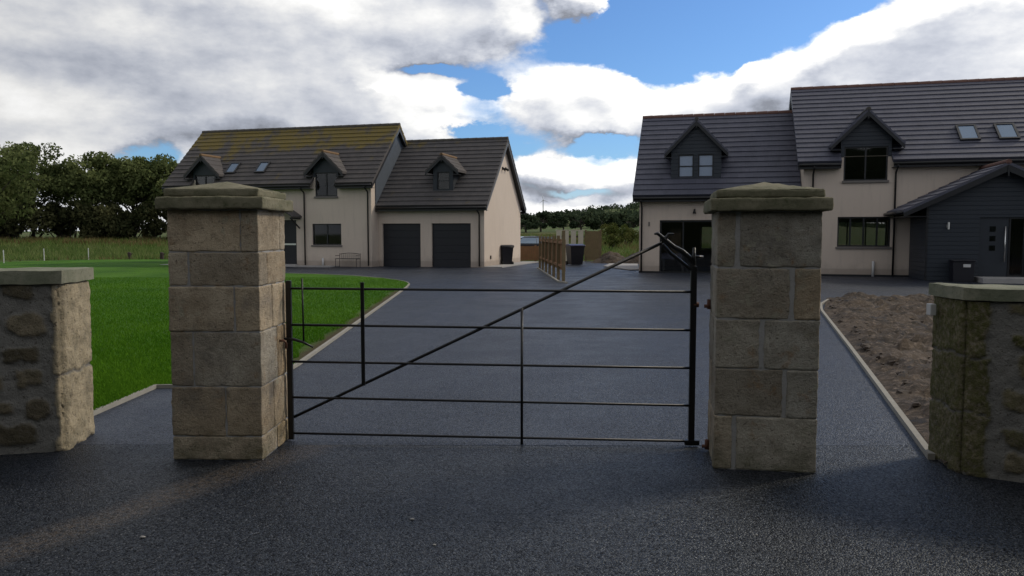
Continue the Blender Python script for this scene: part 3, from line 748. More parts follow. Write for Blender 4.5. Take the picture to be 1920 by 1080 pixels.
def dormer(parent, xc, hw, fb, zb, ze, za, tip, roofb, tile, ridgem, win, cuts_only=False, name='dormer', face='clad', oh=.22, body_to=None):
    """roofb(z): b where the main roof reaches height z; win: list of windows (x0,x1,z0,z1,mulls,trans,sill,y_in)"""
    tn = (za - ze) / tip
    zc = za - tn * hw - .10       # body height at its sides
    d = MB()
    opens = [(w[0], w[1], max(w[2], zb), w[3]) for w in win]
    panel(d, xc - hw, xc + hw, zb, zc, fb, fb + .12, opens)
    d.prism([(xc - hw, zc), (xc + hw, zc), (xc, zc + hw * tn - .01)], 'y', fb, fb + .12)
    bb = roofb(zb) ; bt = roofb(zc)
    for sx in (-1, 1):
        xa = xc + sx * hw; xb = xa - sx * .1
        d.prism([(fb + .12, max(zb, 0)), (fb + .12, zc), (max(bt, fb + .3) + .25, zc), (max(bb, fb + .12) + .25, zb)], 'x', min(xa, xb), max(xa, xb))
    do = d.build(name, M[face], parent)
    # roof: two slopes with their lower rear edge running along the valley
    r = MB(); rb0 = fb - oh
    for sg in (-1, 1):
        n = 4 if tip < 1.15 else 5
        for i in range(n):
            t0, t1 = i / n, (i + 1) / n
            xA, zA = xc + sg * tip * (1 - t0), ze + (za - ze) * t0; xB, zB = xc + sg * tip * (1 - t1), ze + (za - ze) * t1
            bA, bB = roofb(zA) + .12, roofb(zB) + .12
            up0, up1, dn = .045, .012, -.07
            vs = [(xA, rb0, zA + dn), (xA, rb0, zA + up0), (xB, rb0, zB + up1), (xB, rb0, zB + dn), (xA, bA, zA + dn), (xA, bA, zA + up0), (xB, bB, zB + up1), (xB, bB, zB + dn)]
            r.add(vs, [(0, 1, 2, 3), (4, 7, 6, 5), (0, 4, 5, 1), (1, 5, 6, 2), (2, 6, 7, 3), (3, 7, 4, 0)])
    ro_ = r.build('dormer_roof', M[tile], do)
    MB().tube([(xc, rb0, za + .0), (xc, roofb(za) + .1, za + .0)], .085, 8).build('dormer_ridge', M[ridgem], do)
    bo = MB()
    for sg in (-1, 1):
        poly = [(xc + sg * (tip - .01), ze - .20), (xc + sg * (tip - .01), ze - .06), (xc, za - .06), (xc, za - .23)]
        bo.prism(poly, 'y', rb0 + .01, rb0 + .035)
        bo.prism([(xc + sg * (tip - .02), ze - .10), (xc + sg * (tip - .02), ze - .08), (xc, za - .09), (xc, za - .11)], 'y', rb0 + .036, fb)
        xt = xc + sg * (tip - .03)     # boxed eave return
        bo.box(min(xt, xc + sg * hw), max(xt, xc + sg * hw), rb0 + .04, max(fb + .1, min(roofb(ze - .2), fb + .3)), ze - .20, ze - .17)
    bo.box(xc - .022, xc + .022, rb0 - .006, rb0 + .008, za - .36, za - .05)
    bo.build('barge_board', M['anth'], do)
    for w in win:
        window(do, w[0], w[1], w[2], w[3], fb, w[4], w[5], w[6], y_in=w[7] if len(w) > 7 else .09)
    return do
def skylight(parent, xc, w, za, zb_, roofb, tn):
    ba, bb = roofb(za), roofb(zb_); L = math.hypot(bb - ba, zb_ - za); tb, tz = (bb - ba) / L, (zb_ - za) / L; nb, nz = -tz, tb
    def P(x, t, h): return (x, ba + tb * t + nb * h, za + tz * t + nz * h)
    def slab(mb, x0, x1, t0, t1, h0, h1):
        mb.add([P(x, t, h) for h in (h0, h1) for t in (t0, t1) for x in (x0, x1)], [(0, 2, 3, 1), (4, 5, 7, 6), (0, 1, 5, 4), (2, 6, 7, 3), (0, 4, 6, 2), (1, 3, 7, 5)])
    f_ = MB(); q = .075; x0, x1 = xc - w / 2, xc + w / 2
    slab(f_, x0, x1, 0, q, -.02, .09); slab(f_, x0, x1, L - q, L, -.02, .09); slab(f_, x0, x0 + q, q, L - q, -.02, .09); slab(f_, x1 - q, x1, q, L - q, -.02, .09)
    slab(f_, x0 + q, x1 - q, q, L - q, -.02, .035)
    o = f_.build('skylight', M['anth'], parent)
    p = MB(); slab(p, x0 + q - .01, x1 - q + .01, q - .01, L - q + .01, .060, .066); p.build('pane', M['glass_sky'], o); return o
def f(n): n.set('Base Color', (.04, .07, .13)); n.set('Roughness', .05); n.set('Specular IOR Level', 1.0); n.set('IOR', 2.1); n.set('Specular Tint', (.7, .85, 1.0, 1.0))
M['glass_sky'] = mat('skylight_glass', f)
M['glass_pale'] = simple('pale_blue_pane', (.30, .36, .47), .12, .1)  # opaque pale blue pane for the wing dormer windows

# ---- house on the left
HA = empty('detached_house', (-6.831, 38.048, 0), R(-15.264), 'cream house on the left with lichened roof, double garage and gable end', 'house', 'houses behind the driveway')
tA = (7.283 - 4.073) / (6.048 / 2 + .4); rA = lambda z: -.4 + (z - 4.073) / tA
cB = [(-3.05, -1.75, 0, 4.55), (-9.95, -8.65, 0, 4.55)]
winA = [(-3.21, -1.62, 1.06, 2.11), (-4.95, -4.09, .1, 2.3), (-9.6, -7.9, 1.06, 2.11), (-3.0, -1.8, 3.45, 4.6), (-9.9, -8.7, 3.45, 4.6)]
house_block(HA, -11.36, 0, 0, 6.048, 4.073, 7.283, .4, .25, 'tile_old', 'ridge_g', [winA[0], winA[1], winA[2], (-3.0, -1.8, 3.45, 4.4), (-9.9, -8.7, 3.45, 4.4)], [], cB, gauge=.33, eave_cut=[(-3.08, -1.72), (-9.98, -8.62)])
window(HA, *winA[0], 0, (-2.42,), ()); window(HA, *winA[2], 0, (-8.75,), ())
dr = MB().box(-4.95, -4.09, .10, .16, .1, 2.3).build('front_door', M['garage'], HA)
MB().box(-4.86, -4.18, .092, .099, 1.05, 1.13).build('letter_plate', M['steel'], dr); MB().box(-5.0, -4.04, -.25, .098, 0.0, .1).build('door_step', M['slab'], HA)
cn = MB()   # small pitched canopy over the door
for sg in (-1, 1):
    cn.prism([(-4.72 + sg * .95, 2.42), (-4.72 + sg * .95, 2.50), (-4.72, 3.12), (-4.72, 3.02)], 'y', -.95, -.004)
cno = cn.build('door_canopy', M['tile_old'], HA)
for sg in (-1, 1):
    c2 = MB(); c2.box(-4.72 + sg * .82 - .04, -4.72 + sg * .82 + .04, -.85, -.01, 2.33, 2.42); c2.tube([(-4.72 + sg * .82, -.8, 2.36), (-4.72 + sg * .82, -.03, 1.9)], .04, 6)
    c2.build('bracket', M['anth'], cno)
roofa = lambda z: max(rA(z), -.4)
for xc in (-2.40, -9.30):
    dormer(HA, xc, .68, -.03, 4.40, 4.60, 5.62, 1.06, roofa, 'tile_old', 'ridge_o', [(xc - .6, xc + .6, 3.45, 4.62, (xc,), (), True)], oh=.30)
for xc in (-8.02, -6.28): skylight(HA, xc, .60, 4.68, 5.26, lambda z: rA(z), tA)
# garage wing
tG = (6.545 - 2.979) / (6.826 / 2 + .4); rG = lambda z: .42 + (z - 2.979) / tG
gds = [(.20, 2.22, -.02, 2.12), (2.80, 4.80, -.02, 2.12)]
house_block(HA, 0.002, 5.484, .821, 6.826, 2.979, 6.545, .4, .25, 'tile_old2', 'ridge_g', gds, [], [(2.86, 3.70, 3.80, 4.35)], gauge=.33, left_gable=None, lo=-.02)
for (a, b, c, d) in gds:
    gdm = MB()
    for k in range(6): gdm.box(a, b, .93 + (k % 2) * .0, .96, .0 + k * .353, .346 + k * .353)
    gdm.box(a, b, .945, .975, 0, 2.12)
    gdo = gdm.build('garage_door', M['garage'], HA, bevel=.008)
    MB().box((a + b) / 2 - .08, (a + b) / 2 + .08, .918, .929, .80, .84).build('handle', M['gutter'], gdo)
dormer(HA, 3.28, .52, 1.18, 3.62, 4.66, 5.45, .86, lambda z: rG(z), 'tile_old', 'ridge_o', [(3.28 - .33, 3.28 + .33, 3.76, 4.62, (), (4.2,), False)], oh=.25)
# slate-clad part of the main gable that stands above the garage roof
zc_ = lambda b: 4.073 + (b + .4) * tA - .2
MB().prism([(.45, 2.95), (.45, zc_(.45)), (3.024, zc_(3.024) ), (5.95, zc_(6.048 - 5.95)), (5.95, 2.95)], 'x', .004, .045).build('gable_cladding', M['slatecheek'], HA)
downpipe(HA, -3.59, 0, .4, 4.073); downpipe(HA, -.15, 0, .4, 4.073); downpipe(HA, 5.25, .821, .4, 2.979)
MB().tube([(-2.60, -.08, .0), (-2.60, -.08, .42)], .05, 10).build('vent_pipe', M['white'], HA, smooth=True)
for (b_, z_) in ((3.95, 4.98), (4.5, 5.0)):
    MB().box(5.486, 5.55, b_ - .05, b_ + .05, z_ - .09, z_ + .06).tube([(5.53, b_, z_ - .02), (5.66, b_, z_ - .1)], [.05, .07], 8).build('security_light', M['gutter'], HA)
MB().box(5.486, 5.53, 1.75, 1.87, .38, .55).build('meter_box', M['stump'], HA, bevel=.004)
MB().box(5.49, 6.4, .7, 8.2, -.02, .05).build('concrete_surround', M['slab'], HA); MB().box(-11.4, -1.75, -1.0, -.01, -.02, .045).build('concrete_surround', M['slab'], HA)

# iron garden bench under the ground floor window of the left house
bq = Vector((-6.831, 38.048)); th = R(15.264)
def worldA(s, b): return (bq.x + s * math.cos(th) + b * math.sin(th), bq.y - s * math.sin(th) + b * math.cos(th), 0)
bn = empty('garden_bench', worldA(-1.05, -.45), R(-15.264), 'thin black iron bench against the cream wall beside the garages', 'bench')
for x in (-.55, .55):
    q = MB(); q.tube([(x, -.22, 0), (x, -.22, .40)], .014, 6).tube([(x, .18, 0), (x, .22, .66)], .014, 6).tube([(x, -.22, .40), (x, .18, .40)], .014, 6).tube([(x, -.24, .56), (x, .2, .56)], .012, 6)
    q.build('frame', M['iron'], bn)
q = MB()
for k in range(4): q.box(-.58, .58, -.22 + k * .11, -.15 + k * .11, .40, .42)
q.build('seat', M['iron'], bn)
q = MB(); q.tube([(-.55 + i * .11, .21, .62 + .06 * math.sin(math.pi * i / 10)) for i in range(11)], .014, 6)
for k in range(9): q.tube([(-.44 + k * .11, .2, .42), (-.44 + k * .11, .21, .66)], .007, 5)
q.build('backrest', M['iron'], bn)

# ---- house on the right
HB = empty('detached_house', (11.175, 30.14, 0), R(-15.102), 'cream house on the right with dark slate-coloured roof and black clad porch', 'house', 'houses behind the driveway')
tB = (7.803 - 4.319) / (7.774 / 2 + .4); rB = lambda z: -.4 + (z - 4.319) / tB
opB = [(1.26, 3.12, 1.12, 2.25), (1.42, 2.95, 3.61, 4.52), (5.2, 7.2, -.02, 2.2)]
house_block(HB, 0, 11.5, 0, 7.774, 4.319, 7.803, .4, .25, 'tile_new', 'ridge', opB, [(1.0, 4.4, .9, 2.2)], [(1.30, 3.06, 0, 4.88)], gauge=.33, eave_cut=[(1.28, 3.08)])
window(HB, *opB[0], 0, (1.72, 2.19, 2.66), ())
window(HB, 1.0, 4.4, .9, 2.2, 7.6, (1.9, 2.7, 3.5), (), sill=False)
dormer(HB, 2.18, .88, -.03, 4.50, 4.93, 6.22, 1.28, lambda z: max(rB(z), -.4), 'tile_new', 'ridge_g', [(1.42, 2.95, 3.61, 4.88, (2.18,), (), True)], oh=.32, face='board')
for xc in (5.80, 7.08): skylight(HB, xc, .68, 5.02, 5.66, rB, tB)
tW = (6.894 - 3.175) / (6.954 / 2 + .4); rW = lambda z: .347 + (z - 3.175) / tW
wo = [(-5.47, -3.2, -.02, 2.17)]
house_block(HB, -6.304, -.002, .747, 6.954, 3.175, 6.894, .4, .25, 'tile_new', 'ridge', wo, [(-4.0, -2.9, .85, 2.0)], [(-4.95, -3.13, 4.0, 4.55)], gauge=.33, right_gable=None, ro=-.02)
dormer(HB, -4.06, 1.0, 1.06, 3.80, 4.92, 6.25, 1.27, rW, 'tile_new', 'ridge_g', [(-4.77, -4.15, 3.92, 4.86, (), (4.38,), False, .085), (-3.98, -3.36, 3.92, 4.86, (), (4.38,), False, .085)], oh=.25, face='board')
op = MB(); op.box(-5.47, -5.40, .84, .92, 0, 2.17); op.box(-3.27, -3.2, .84, .92, 0, 2.17); op.box(-5.40, -3.27, .84, .92, 2.09, 2.17); op.box(-4.55, -4.49, .845, .915, 0, 2.09)
pdo = op.build('patio_door', M['anth'], HB); MB().box(-5.42, -3.25, .876, .884, .02, 2.1).build('pane', M['glass'], pdo)
window(HB, -4.0, -2.9, .85, 2.0, 7.53, (), (), sill=False)
for (a, b, c, d, e_, f_, nm) in ((-5.9, -.4, 1.06, 7.3, .0, .03, 'interior_floor'), (.4, 11.1, .4, 7.3, 0, .03, 'interior_floor'), (-5.9, -.4, 1.10, 7.35, 2.55, 2.62, 'interior_ceiling'), (.4, 11.1, .4, 7.4, 2.5, 2.58, 'interior_ceiling')): MB().box(a, b, c, d, e_, f_).build(nm, M['darkroom'], HB)
MB().box(-6.30, .01, .70, .745, -.01, .07).build('base_strip', M['anth'], HB); MB().box(.012, 3.78, -.05, -.002, -.01, .07).build('base_strip', M['anth'], HB)
downpipe(HB, -6.2, .747, .4, 3.175); downpipe(HB, .34, 0, .4, 4.319); downpipe(HB, 3.22, 0, .4, 4.319)
MB().tube([(2.54, -.09, 0), (2.54, -.09, .58)], .05, 10).build('vent_pipe', M['white'], HB, smooth=True)
def wall_lamp(x, y, z, m='gutter'):
    q = MB().box(x - .03, x + .03, y - .03, y - .002, z - .06, z + .06); q.tube([(x, y - .03, z + .03), (x, y - .10, z + .05), (x, y - .12, z + .0)], .012, 6)
    q.tube([(x, y - .12, z + .02), (x, y - .12, z - .05), (x, y - .12, z - .13)], [.03, .05, .075], 8)
    return q.build('wall_lamp', M[m], HB, smooth=True)
wall_lamp(-4.08, .747, 2.56); MB().box(-5.93, -5.87, .715, .745, 1.93, 2.1).build('door_bell', M['sill'], HB)
# porch
pb = -2.45; PO = MB()
pop = [(5.40, 6.78, .18, 2.16)]
panel(PO, 3.78, 8.35, -.02, 2.62, pb, pb + .2, pop)
PO.prism([(3.78, 2.62), (8.35, 2.62), (8.35, 2.72), (6.065, 3.86), (3.78, 2.72)], 'y', pb, pb + .2)
PO.box(3.78, 3.98, pb + .2, -.002, -.02, 2.62); PO.box(8.15, 8.35, pb + .2, -.002, -.02, 2.62)
po = PO.build('porch', M['board'], HB)
q = MB()
for sg in (-1, 1):
    for i in range(9):
        t0, t1 = i / 9, (i + 1) / 9
        def XZ(t): return 6.065 + sg * 3.10 * (1 - t), 2.40 + 1.55 * t
        (xA, zA), (xB, zB) = XZ(t0), XZ(t1)
        q.prism([(xA, zA - .08), (xA, zA + .04), (xB, zB + .006), (xB, zB - .08)], 'y', pb - .42, -.003)
q.build('porch_roof', M['tile_new'], po)
q = MB()
for sg in (-1, 1):
    q.prism([(6.065 + sg * 3.09, 2.17), (6.065 + sg * 3.09, 2.33), (6.065, 3.88), (6.065, 3.66)], 'y', pb - .41, pb - .38)
    q.prism([(6.065 + sg * 3.08, 2.26), (6.065 + sg * 3.08, 2.28), (6.065, 3.83), (6.065, 3.80)], 'y', pb - .379, pb - .004)
    xt = 6.065 + sg * 3.07; q.box(min(xt, 6.065 + sg * 2.29), max(xt, 6.065 + sg * 2.29), pb - .37, -.01, 2.19, 2.21)
q.box(6.04, 6.09, pb - .43, pb - .412, 3.5, 3.86); q.box(3.76, 3.83, pb - .012, pb - .002, 0, 2.6)
q.build('barge_board', M['anth'], po)
MB().tube([(6.065, pb - .42, 3.97), (6.065, -.02, 3.97)], .09, 8).build('porch_ridge', M['ridge'], po)
MB().tube([(2.90, pb - .4, 2.33), (2.90, -.02, 2.33)], .055, 8).build('gutter', M['gutter'], po, smooth=True)
dd = MB().box(5.40, 6.28, pb + .06, pb + .12, .18, 2.16).build('front_door', M['clad'], po)
for z in (1.68, 1.36, 1.04): MB().box(5.72, 5.90, pb + .048, pb + .058, z, z + .18).build('pane', M['glass'], dd)
MB().tube([(6.17, pb - .02, .66), (6.17, pb - .02, 1.86)], .022, 8).tube([(6.17, pb + .06, .8), (6.17, pb - .02, .8)], .012, 6).tube([(6.17, pb + .06, 1.7), (6.17, pb - .02, 1.7)], .012, 6).build('handle', M['steel'], dd, smooth=True)
window(po, 6.29, 6.78, .18, 2.16, pb, (), (), sill=False, y_in=.08)
q = MB().tube([(4.44, pb - .045, 1.76), (4.44, pb - .045, 2.0)], .035, 8); q.box(4.40, 4.48, pb - .02, pb - .001, 1.82, 1.93); q.build('wall_light', M['steel'], po, smooth=False)
MB().box(5.28, 8.2, pb - 1.0, pb - .004, -.02, .17).build('door_step', M['slab'], po, bevel=.01)
# planter with label and plant pot at the door
bq2 = Vector((11.175, 30.14)); th2 = R(15.102)
def worldB(s, b, z=0): return (bq2.x + s * math.cos(th2) + b * math.sin(th2), bq2.y - s * math.sin(th2) + b * math.cos(th2), z)
pt = empty('storage_box', worldB(4.82, pb - .35), R(-15.1), 'black lidded box with a small white label left of the porch step', 'storage box')
MB().prism([(-.30, 0), (.30, 0), (.33, .68), (-.33, .68)], 'y', -.22, .22).build('body', M['bin'], pt, bevel=.01)
MB().box(-.36, .36, -.25, .25, .682, .74).build('lid', M['bin'], pt, bevel=.015); MB().box(-.02, .20, -.232, -.222, .50, .60).build('label_plate', M['white'], pt)

# table and stools inside the glazed opening
tb = empty('table', worldB(-5.0, 2.4, .03), R(-15), 'cloth-covered table standing inside the glazed opening of the right house', 'table')
MB().box(-.45, .45, -.4, .4, .70, .74).prism([(-.47, .50), (.47, .50), (.46, .755), (-.46, .755)], 'y', -.42, -.405).build('tabletop', M['cloth'], tb)
for sx in (-.4, .4):
    for sy in (-.35, .35): MB().box(sx - .02, sx + .02, sy - .02, sy + .02, 0, .7).build('leg', M['white'], tb)

# ------------------------------------------------------------ bins
def bin_(x, y, rz, w, h, body, lid, label):
    t = empty('wheelie_bin', (x, y, 0), rz, label, 'bin', 'wheelie bins by the houses')
    d = w * 1.1; vs = []
    q = MB(); a, b = w * .40, w * .5; c, e = d * .38, d * .5
    q.add([(-a, -c, .03), (a, -c, .03), (a, c, .03), (-a, c, .03), (-b, -e, h * .9), (b, -e, h * .9), (b, e, h * .9), (-b, e, h * .9)], [(0, 3, 2, 1), (4, 5, 6, 7), (0, 1, 5, 4), (1, 2, 6, 5), (2, 3, 7, 6), (3, 0, 4, 7)])
    q.box(-b - .02, b + .02, -e - .02, e + .02, h * .88, h * .93)
    q.build('body', M[body], t, bevel=.012)
    q = MB(); q.prism([(-e - .05, h * .935), (e + .05, h * .935), (e + .03, h * 1.0), (0, h * 1.03), (-e - .02, h * .975)], 'x', -b - .03, b + .03); lo_ = q.build('lid', M[lid], t, bevel=.015)
    MB().tube([(-b, e + .08, h * .92), (b, e + .08, h * .92)], .016, 8).build('handle', M[lid], t, smooth=True)
    for sx in (-1, 1):
        MB().tube([(sx * (a + .0), c + .02, .10), (sx * (a + .06), c + .02, .10)], .10, 14).build('wheel', M['rubber'], t)
    return t
bin_(-.33, 40.4, R(200), .62, 1.02, 'bin', 'bin', 'black wheelie bin against the cream gable of the left house')
bin_(3.26, 40.4, R(15), .76, 1.06, 'bin', 'binblue', 'wide black wheelie bin with blue lid in front of the pale fence panels')

# ------------------------------------------------------------ fences
def fence_run(name, p0, p1, n_posts, ph, bz0, bz1, boardm, postm, label, bw=.1, gap=.01, pw=.05, rails=True, post_h=None):
    d = Vector(p1) - Vector(p0); L = d.length
    t = empty(name, (p0[0], p0[1], 0), math.atan2(d.y, d.x), label, 'fence')
    for i in range(n_posts):
        x = L * i / (n_posts - 1); h = ph if post_h is None else post_h[i]
        MB().box(x - pw, x + pw, -pw, pw, -.05, h).build('post', M[postm], t, bevel=.006)
    q = MB(); x = pw + .01; rnd = random.Random(3)
    while x + bw < L - pw:
        q.box(x, x + bw, -pw - .022, -pw - .002, bz0 + rnd.uniform(-.01, .01), bz1 + rnd.uniform(-.012, .012)); x += bw + gap
    q.build('boards', M[boardm], t)
    if rails:
        for z in (bz0 + .12, bz1 - .15): MB().box(0, L, -pw + .0, pw - .03, z, z + .08).build('rail', M[boardm], t)
    return t
fence_run('timber_fence', (1.70, 25.75), (1.30, 36.4), 7, 1.5, .36, 1.42, 'fence', 'post', 'brown slatted timber fence running away from the tall front post down the drive middle', bw=.09, gap=.028, post_h=[1.72, 1.55, 1.55, 1.5, 1.5, 1.5, 1.5])
fence_run('low_timber_fence', (.2, 45.6), (2.55, 45.9), 3, .95, .05, .9, 'fence', 'fence', 'low brown close-boarded fence across the gap behind the left house')
pn = empty('panel_screen', (2.62, 46.2, 0), 0, 'pale cream board screen with dark slots behind the blue-lidded bin', 'screen')
for k in range(4):
    MB().box(k * .43, k * .43 + .30, -.03, .03, .02, 1.80).build('board', M['panel'], pn, bevel=.006)
MB().box(-.02, 1.66, .035, .08, .4, .5).box(-.02, 1.66, .035, .08, 1.4, 1.5).build('rail', M['stump'], pn)
MB().box(-.03, 1.67, -.04, .09, 1.805, 1.85).build('top_rail', M['panel'], pn)
fence_run('panel_fence', (4.36, 46.3), (5.25, 46.35), 2, 1.85, .05, 1.78, 'post', 'post', 'short grey-brown close-boarded panel to the right of the pale screen', bw=.12)
o = ribbon('fence_edging', [(1.78, 25.3), (1.55, 25.9), (1.2, 36.4)], .07, .05, M['kerb']); tag(o, kind='structure')
sheet('path', [(4.45, 38.0), (5.2, 34.2), (5.6, 34.4), (6.6, 41.0), (5.2, 41.5)], .05, M['slab'])
# ------------------------------------------------------------ car beyond the low fence
ct = empty('parked_car', (1.15, 51.0, 0), R(8), 'dark car with silver roof seen over the low brown fence', 'car')
prof = [(-2.1, .35), (-2.15, .62), (-2.0, .88), (-1.2, .98), (1.75, .98), (2.1, .85), (2.15, .45), (2.0, .3), (-2.0, .3)]
q = MB().prism(prof, 'y', -.85, .85); q.build('body', M['bin'], ct, bevel=.06)
q = MB(); b4 = [(-1.35, .98), (1.75, .98), (1.35, 1.36), (-.55, 1.38)]
q.add([(x, -.78 if z < 1.2 else -.62, z) for x, z in b4] + [(x, .78 if z < 1.2 else .62, z) for x, z in b4], [(0, 1, 2, 3), (7, 6, 5, 4), (0, 4, 5, 1), (1, 5, 6, 2), (2, 6, 7, 3), (3, 7, 4, 0)])
q.build('windows', M['glass_sky'], ct, bevel=.03)
q = MB(); q.prism([(-.62, 1.37), (1.42, 1.35), (1.30, 1.43), (.4, 1.47), (-.45, 1.45)], 'y', -.60, .60)
for sy in (-1, 1):
    for (xa, xb) in ((-1.38, -.58), (.35, .35), (1.78, 1.38)): q.tube([(xa, sy * .79, .98), (xb, sy * .62, 1.38)], .03, 6)
q.build('roof', M['carpaint'], ct, bevel=.03)
for x in (-1.35, 1.35):
    for sy in (-1, 1):
        w = MB().tube([(x, sy * .68, .32), (x, sy * .87, .32)], .32, 20).build('wheel', M['rubber'], ct)
        MB().tube([(x, sy * .86, .32), (x, sy * .88, .32)], .19, 14).build('rim', M['steel'], w)
# soil heaps beyond the drive
for (x, y, rx_, h_, lab) in ((5.6, 44.0, 1.2, .45, 'dark heap of earth right of the fence panel, the smaller one'), (7.9, 43.2, 2.0, .62, 'long dark heap of earth left of the right house, the larger one')):
    q = MB(); n = 30
    for j in range(n + 1):
        for i in range(n + 1):
            u, v = i / n * 2 - 1, j / n * 2 - 1; r = min(1, math.hypot(u, v)); X, Y = u * rx_, v * 1.6
            z = h_ * (1 - r ** 2) * (1 + .7 * noise.noise(Vector((X * 1.5 + x, Y * 1.5, 0)))) + .06 * noise.noise(Vector((X * 6, Y * 6, x))) - .03
            q.v.append((X, Y, z)); q.c.append((1, 1, 1))
    q.f = [(j * (n + 1) + i, j * (n + 1) + i + 1, (j + 1) * (n + 1) + i + 1, (j + 1) * (n + 1) + i) for j in range(n) for i in range(n)]
    o = q.build('soil_heap', M['soil'], smooth=True); o.location = (x, y, 0); tag(o, lab, 'soil heap', 'earth heaps')

# ------------------------------------------------------------ field edge posts and mast
for (u, x, y, lab) in ((6, -27.6, 42.4, 'white fence stake at the lawn edge, leftmost of the three'), (82, -28.1, 46.9, 'white fence stake at the lawn edge, middle one of the three'), (166, -26.3, 48.5, 'white fence stake at the lawn edge, nearest the left gate pillar')):
    q = MB().tube([(0, 0, -.05), (0, 0, .72)], .028, 6); q.tube([(0, 0, .62), (0, -.06, .66)], .012, 5); o = q.build('fence_stake', M['white']); o.location = (x, y, 0.02); tag(o, lab, 'stake', 'white stakes at the lawn edge')
for (x, y, lab) in ((-24.2, 49.4, 'short dark wooden post stump in the field behind the lawn'), (-22.1, 49.3, 'dark wooden post in the field half hidden by the left pillar')):
    q = MB().tube([(0, 0, -.1), (0, 0, .42), (.01, 0, .46)], [.13, .12, .06], 8); q.tube([(.1, 0, .3), (.2, .02, .38)], .03, 6); o = q.build('post_stump', M['stump']); o.location = (x, y, 0); tag(o, lab, 'wooden post', 'dark posts at the lawn edge')
ms = empty('wind_turbine', (11.9, 300, float(terrain(11.9, 300))), 0, 'tiny pale wind turbine on the skyline above the dark trees', 'wind turbine')
MB().tube([(0, 0, 0), (0, 0, 14.4 - float(terrain(11.9, 300)))], .28, 8, .16).build('tower', M['white'], ms)
hz_ = 14.5 - float(terrain(11.9, 300)); MB().tube([(0, -.7, hz_), (0, .6, hz_)], .22, 8).build('nacelle', M['white'], ms)
for k in range(3):
    a = R(90 + 120 * k + 10); MB().tube([(0, -.75, hz_), (1.9 * math.cos(a), -.75, hz_ + 1.9 * math.sin(a))], .12, 6, .05).build('blade', M['white'], ms)

# ------------------------------------------------------------ vegetation
def leaves(cent, size, n, up=.0, squash=1.0):
    """cent: (k,3) clump centres, size: (k,) clump radii -> leaf quads around them"""
    idx = rng.integers(0, len(cent), n); d = rng.normal(size=(n, 3)); d /= np.linalg.norm(d, axis=1, keepdims=True)
    r = size[idx] * rng.uniform(.25, 1, n) ** .5
    return cent[idx] + d * r[:, None] * np.array([1, 1, squash]), idx
def leaf_quads(p, s):
    n = len(p); a = rng.normal(size=(n, 3)); a /= np.linalg.norm(a, axis=1, keepdims=True); b = np.cross(a, rng.normal(size=(n, 3))); b /= np.linalg.norm(b, axis=1, keepdims=True)
    s = s * rng.uniform(.6, 1.4, n); A = a * s[:, None]; B = b * s[:, None] * .55
    return np.stack([p - A, p + B, p + A, p - B], 1)
def tree(x, y, H, cr, z0, nl, ls, m, label, group, nclump=26, trunk=.2, seed=1, lean=0.0, sx=1.0, gaps=True, name='tree'):
    gz = float(terrain(x, y)); rnd = random.Random(seed)
    t = empty(name, (x, y, gz), 0, label, 'tree', group)
    cz, rz_ = (z0 + H) / 2, (H - z0) / 2
    cs = []; q = MB()
    q.tube([(0, 0, -.1), (rnd.uniform(-.2, .2), 0, H * .35), (lean * .5, rnd.uniform(-.3, .3), H * .7)], [trunk, trunk * .7, trunk * .3], 7)
    for k in range(nclump):
        th_ = rnd.uniform(0, 2 * math.pi); ph = math.acos(rnd.uniform(-.9, 1)); r = rnd.uniform(.55, 1.0)
        c = Vector((cr * sx * r * math.sin(ph) * math.cos(th_) + lean, cr * r * math.sin(ph) * math.sin(th_), cz + rz_ * .9 * r * math.cos(ph)))
        cs.append((c, rnd.uniform(.22, .42) * min(cr, rz_ * 1.3)))
        b0 = Vector((lean * .2, 0, rnd.uniform(.2, .55) * H))
        if b0.z > c.z: b0.z = c.z * .7
        mid = b0.lerp(c, .5) + Vector((0, 0, -.05 * H)); q.tube([b0, mid, c], [trunk * .38, trunk * .22, trunk * .08], 5, cap=False)
    q.build('trunk', M['bark'], t)
    C = np.array([list(c) for c, _ in cs]); Sz = np.array([s for _, s in cs])
    p, idx = leaves(C, Sz, nl, squash=.75)
    tone = np.clip(rng.normal(.45, .2, len(cs))[idx] + rng.normal(0, .22, nl) + (p[:, 2] - cz) / rz_ * .05, 0, 1)
    quads_mesh('crown', leaf_quads(p, np.full(nl, ls)), m, t, tone)
    return t
gl = 'trees in a row behind the field'
tree(-39.0, 56, 8.2, 3.8, .6, 7000, .17, M['leafl'], 'lighter green tree cut off by the left edge, nearest of the field trees', gl, 34, .22, 1)
TS = [(-46.5, 76, 10.3, 3.9, 4.6, 'tallest dark tree of the row, with a broad domed crown', 2), (-41.2, 77, 9.7, 3.2, 5.2, 'tree with a ragged crown just right of the tallest domed one', 3), (-37.6, 78, 9.3, 2.8, 5.4, 'open thin-crowned tree in the middle of the row with sky showing through', 4),
      (-34.2, 78, 9.2, 2.9, 4.8, 'bushy tree right of the middle of the row', 5), (-31.6, 79, 8.2, 2.6, 3.8, 'lower rounded tree at the right end of the row by the left roof', 6), (-50.5, 75, 9.5, 3.0, 3.5, 'tree behind the nearest light green one at the left edge', 7)]
for (x, y, H, cr, z0, lab, sd_) in TS: tree(x, y, H - 1.1, cr * 1.12, z0 - 2.5, 11000, .17, M['leaf'], lab, gl, 56, .17, sd_)
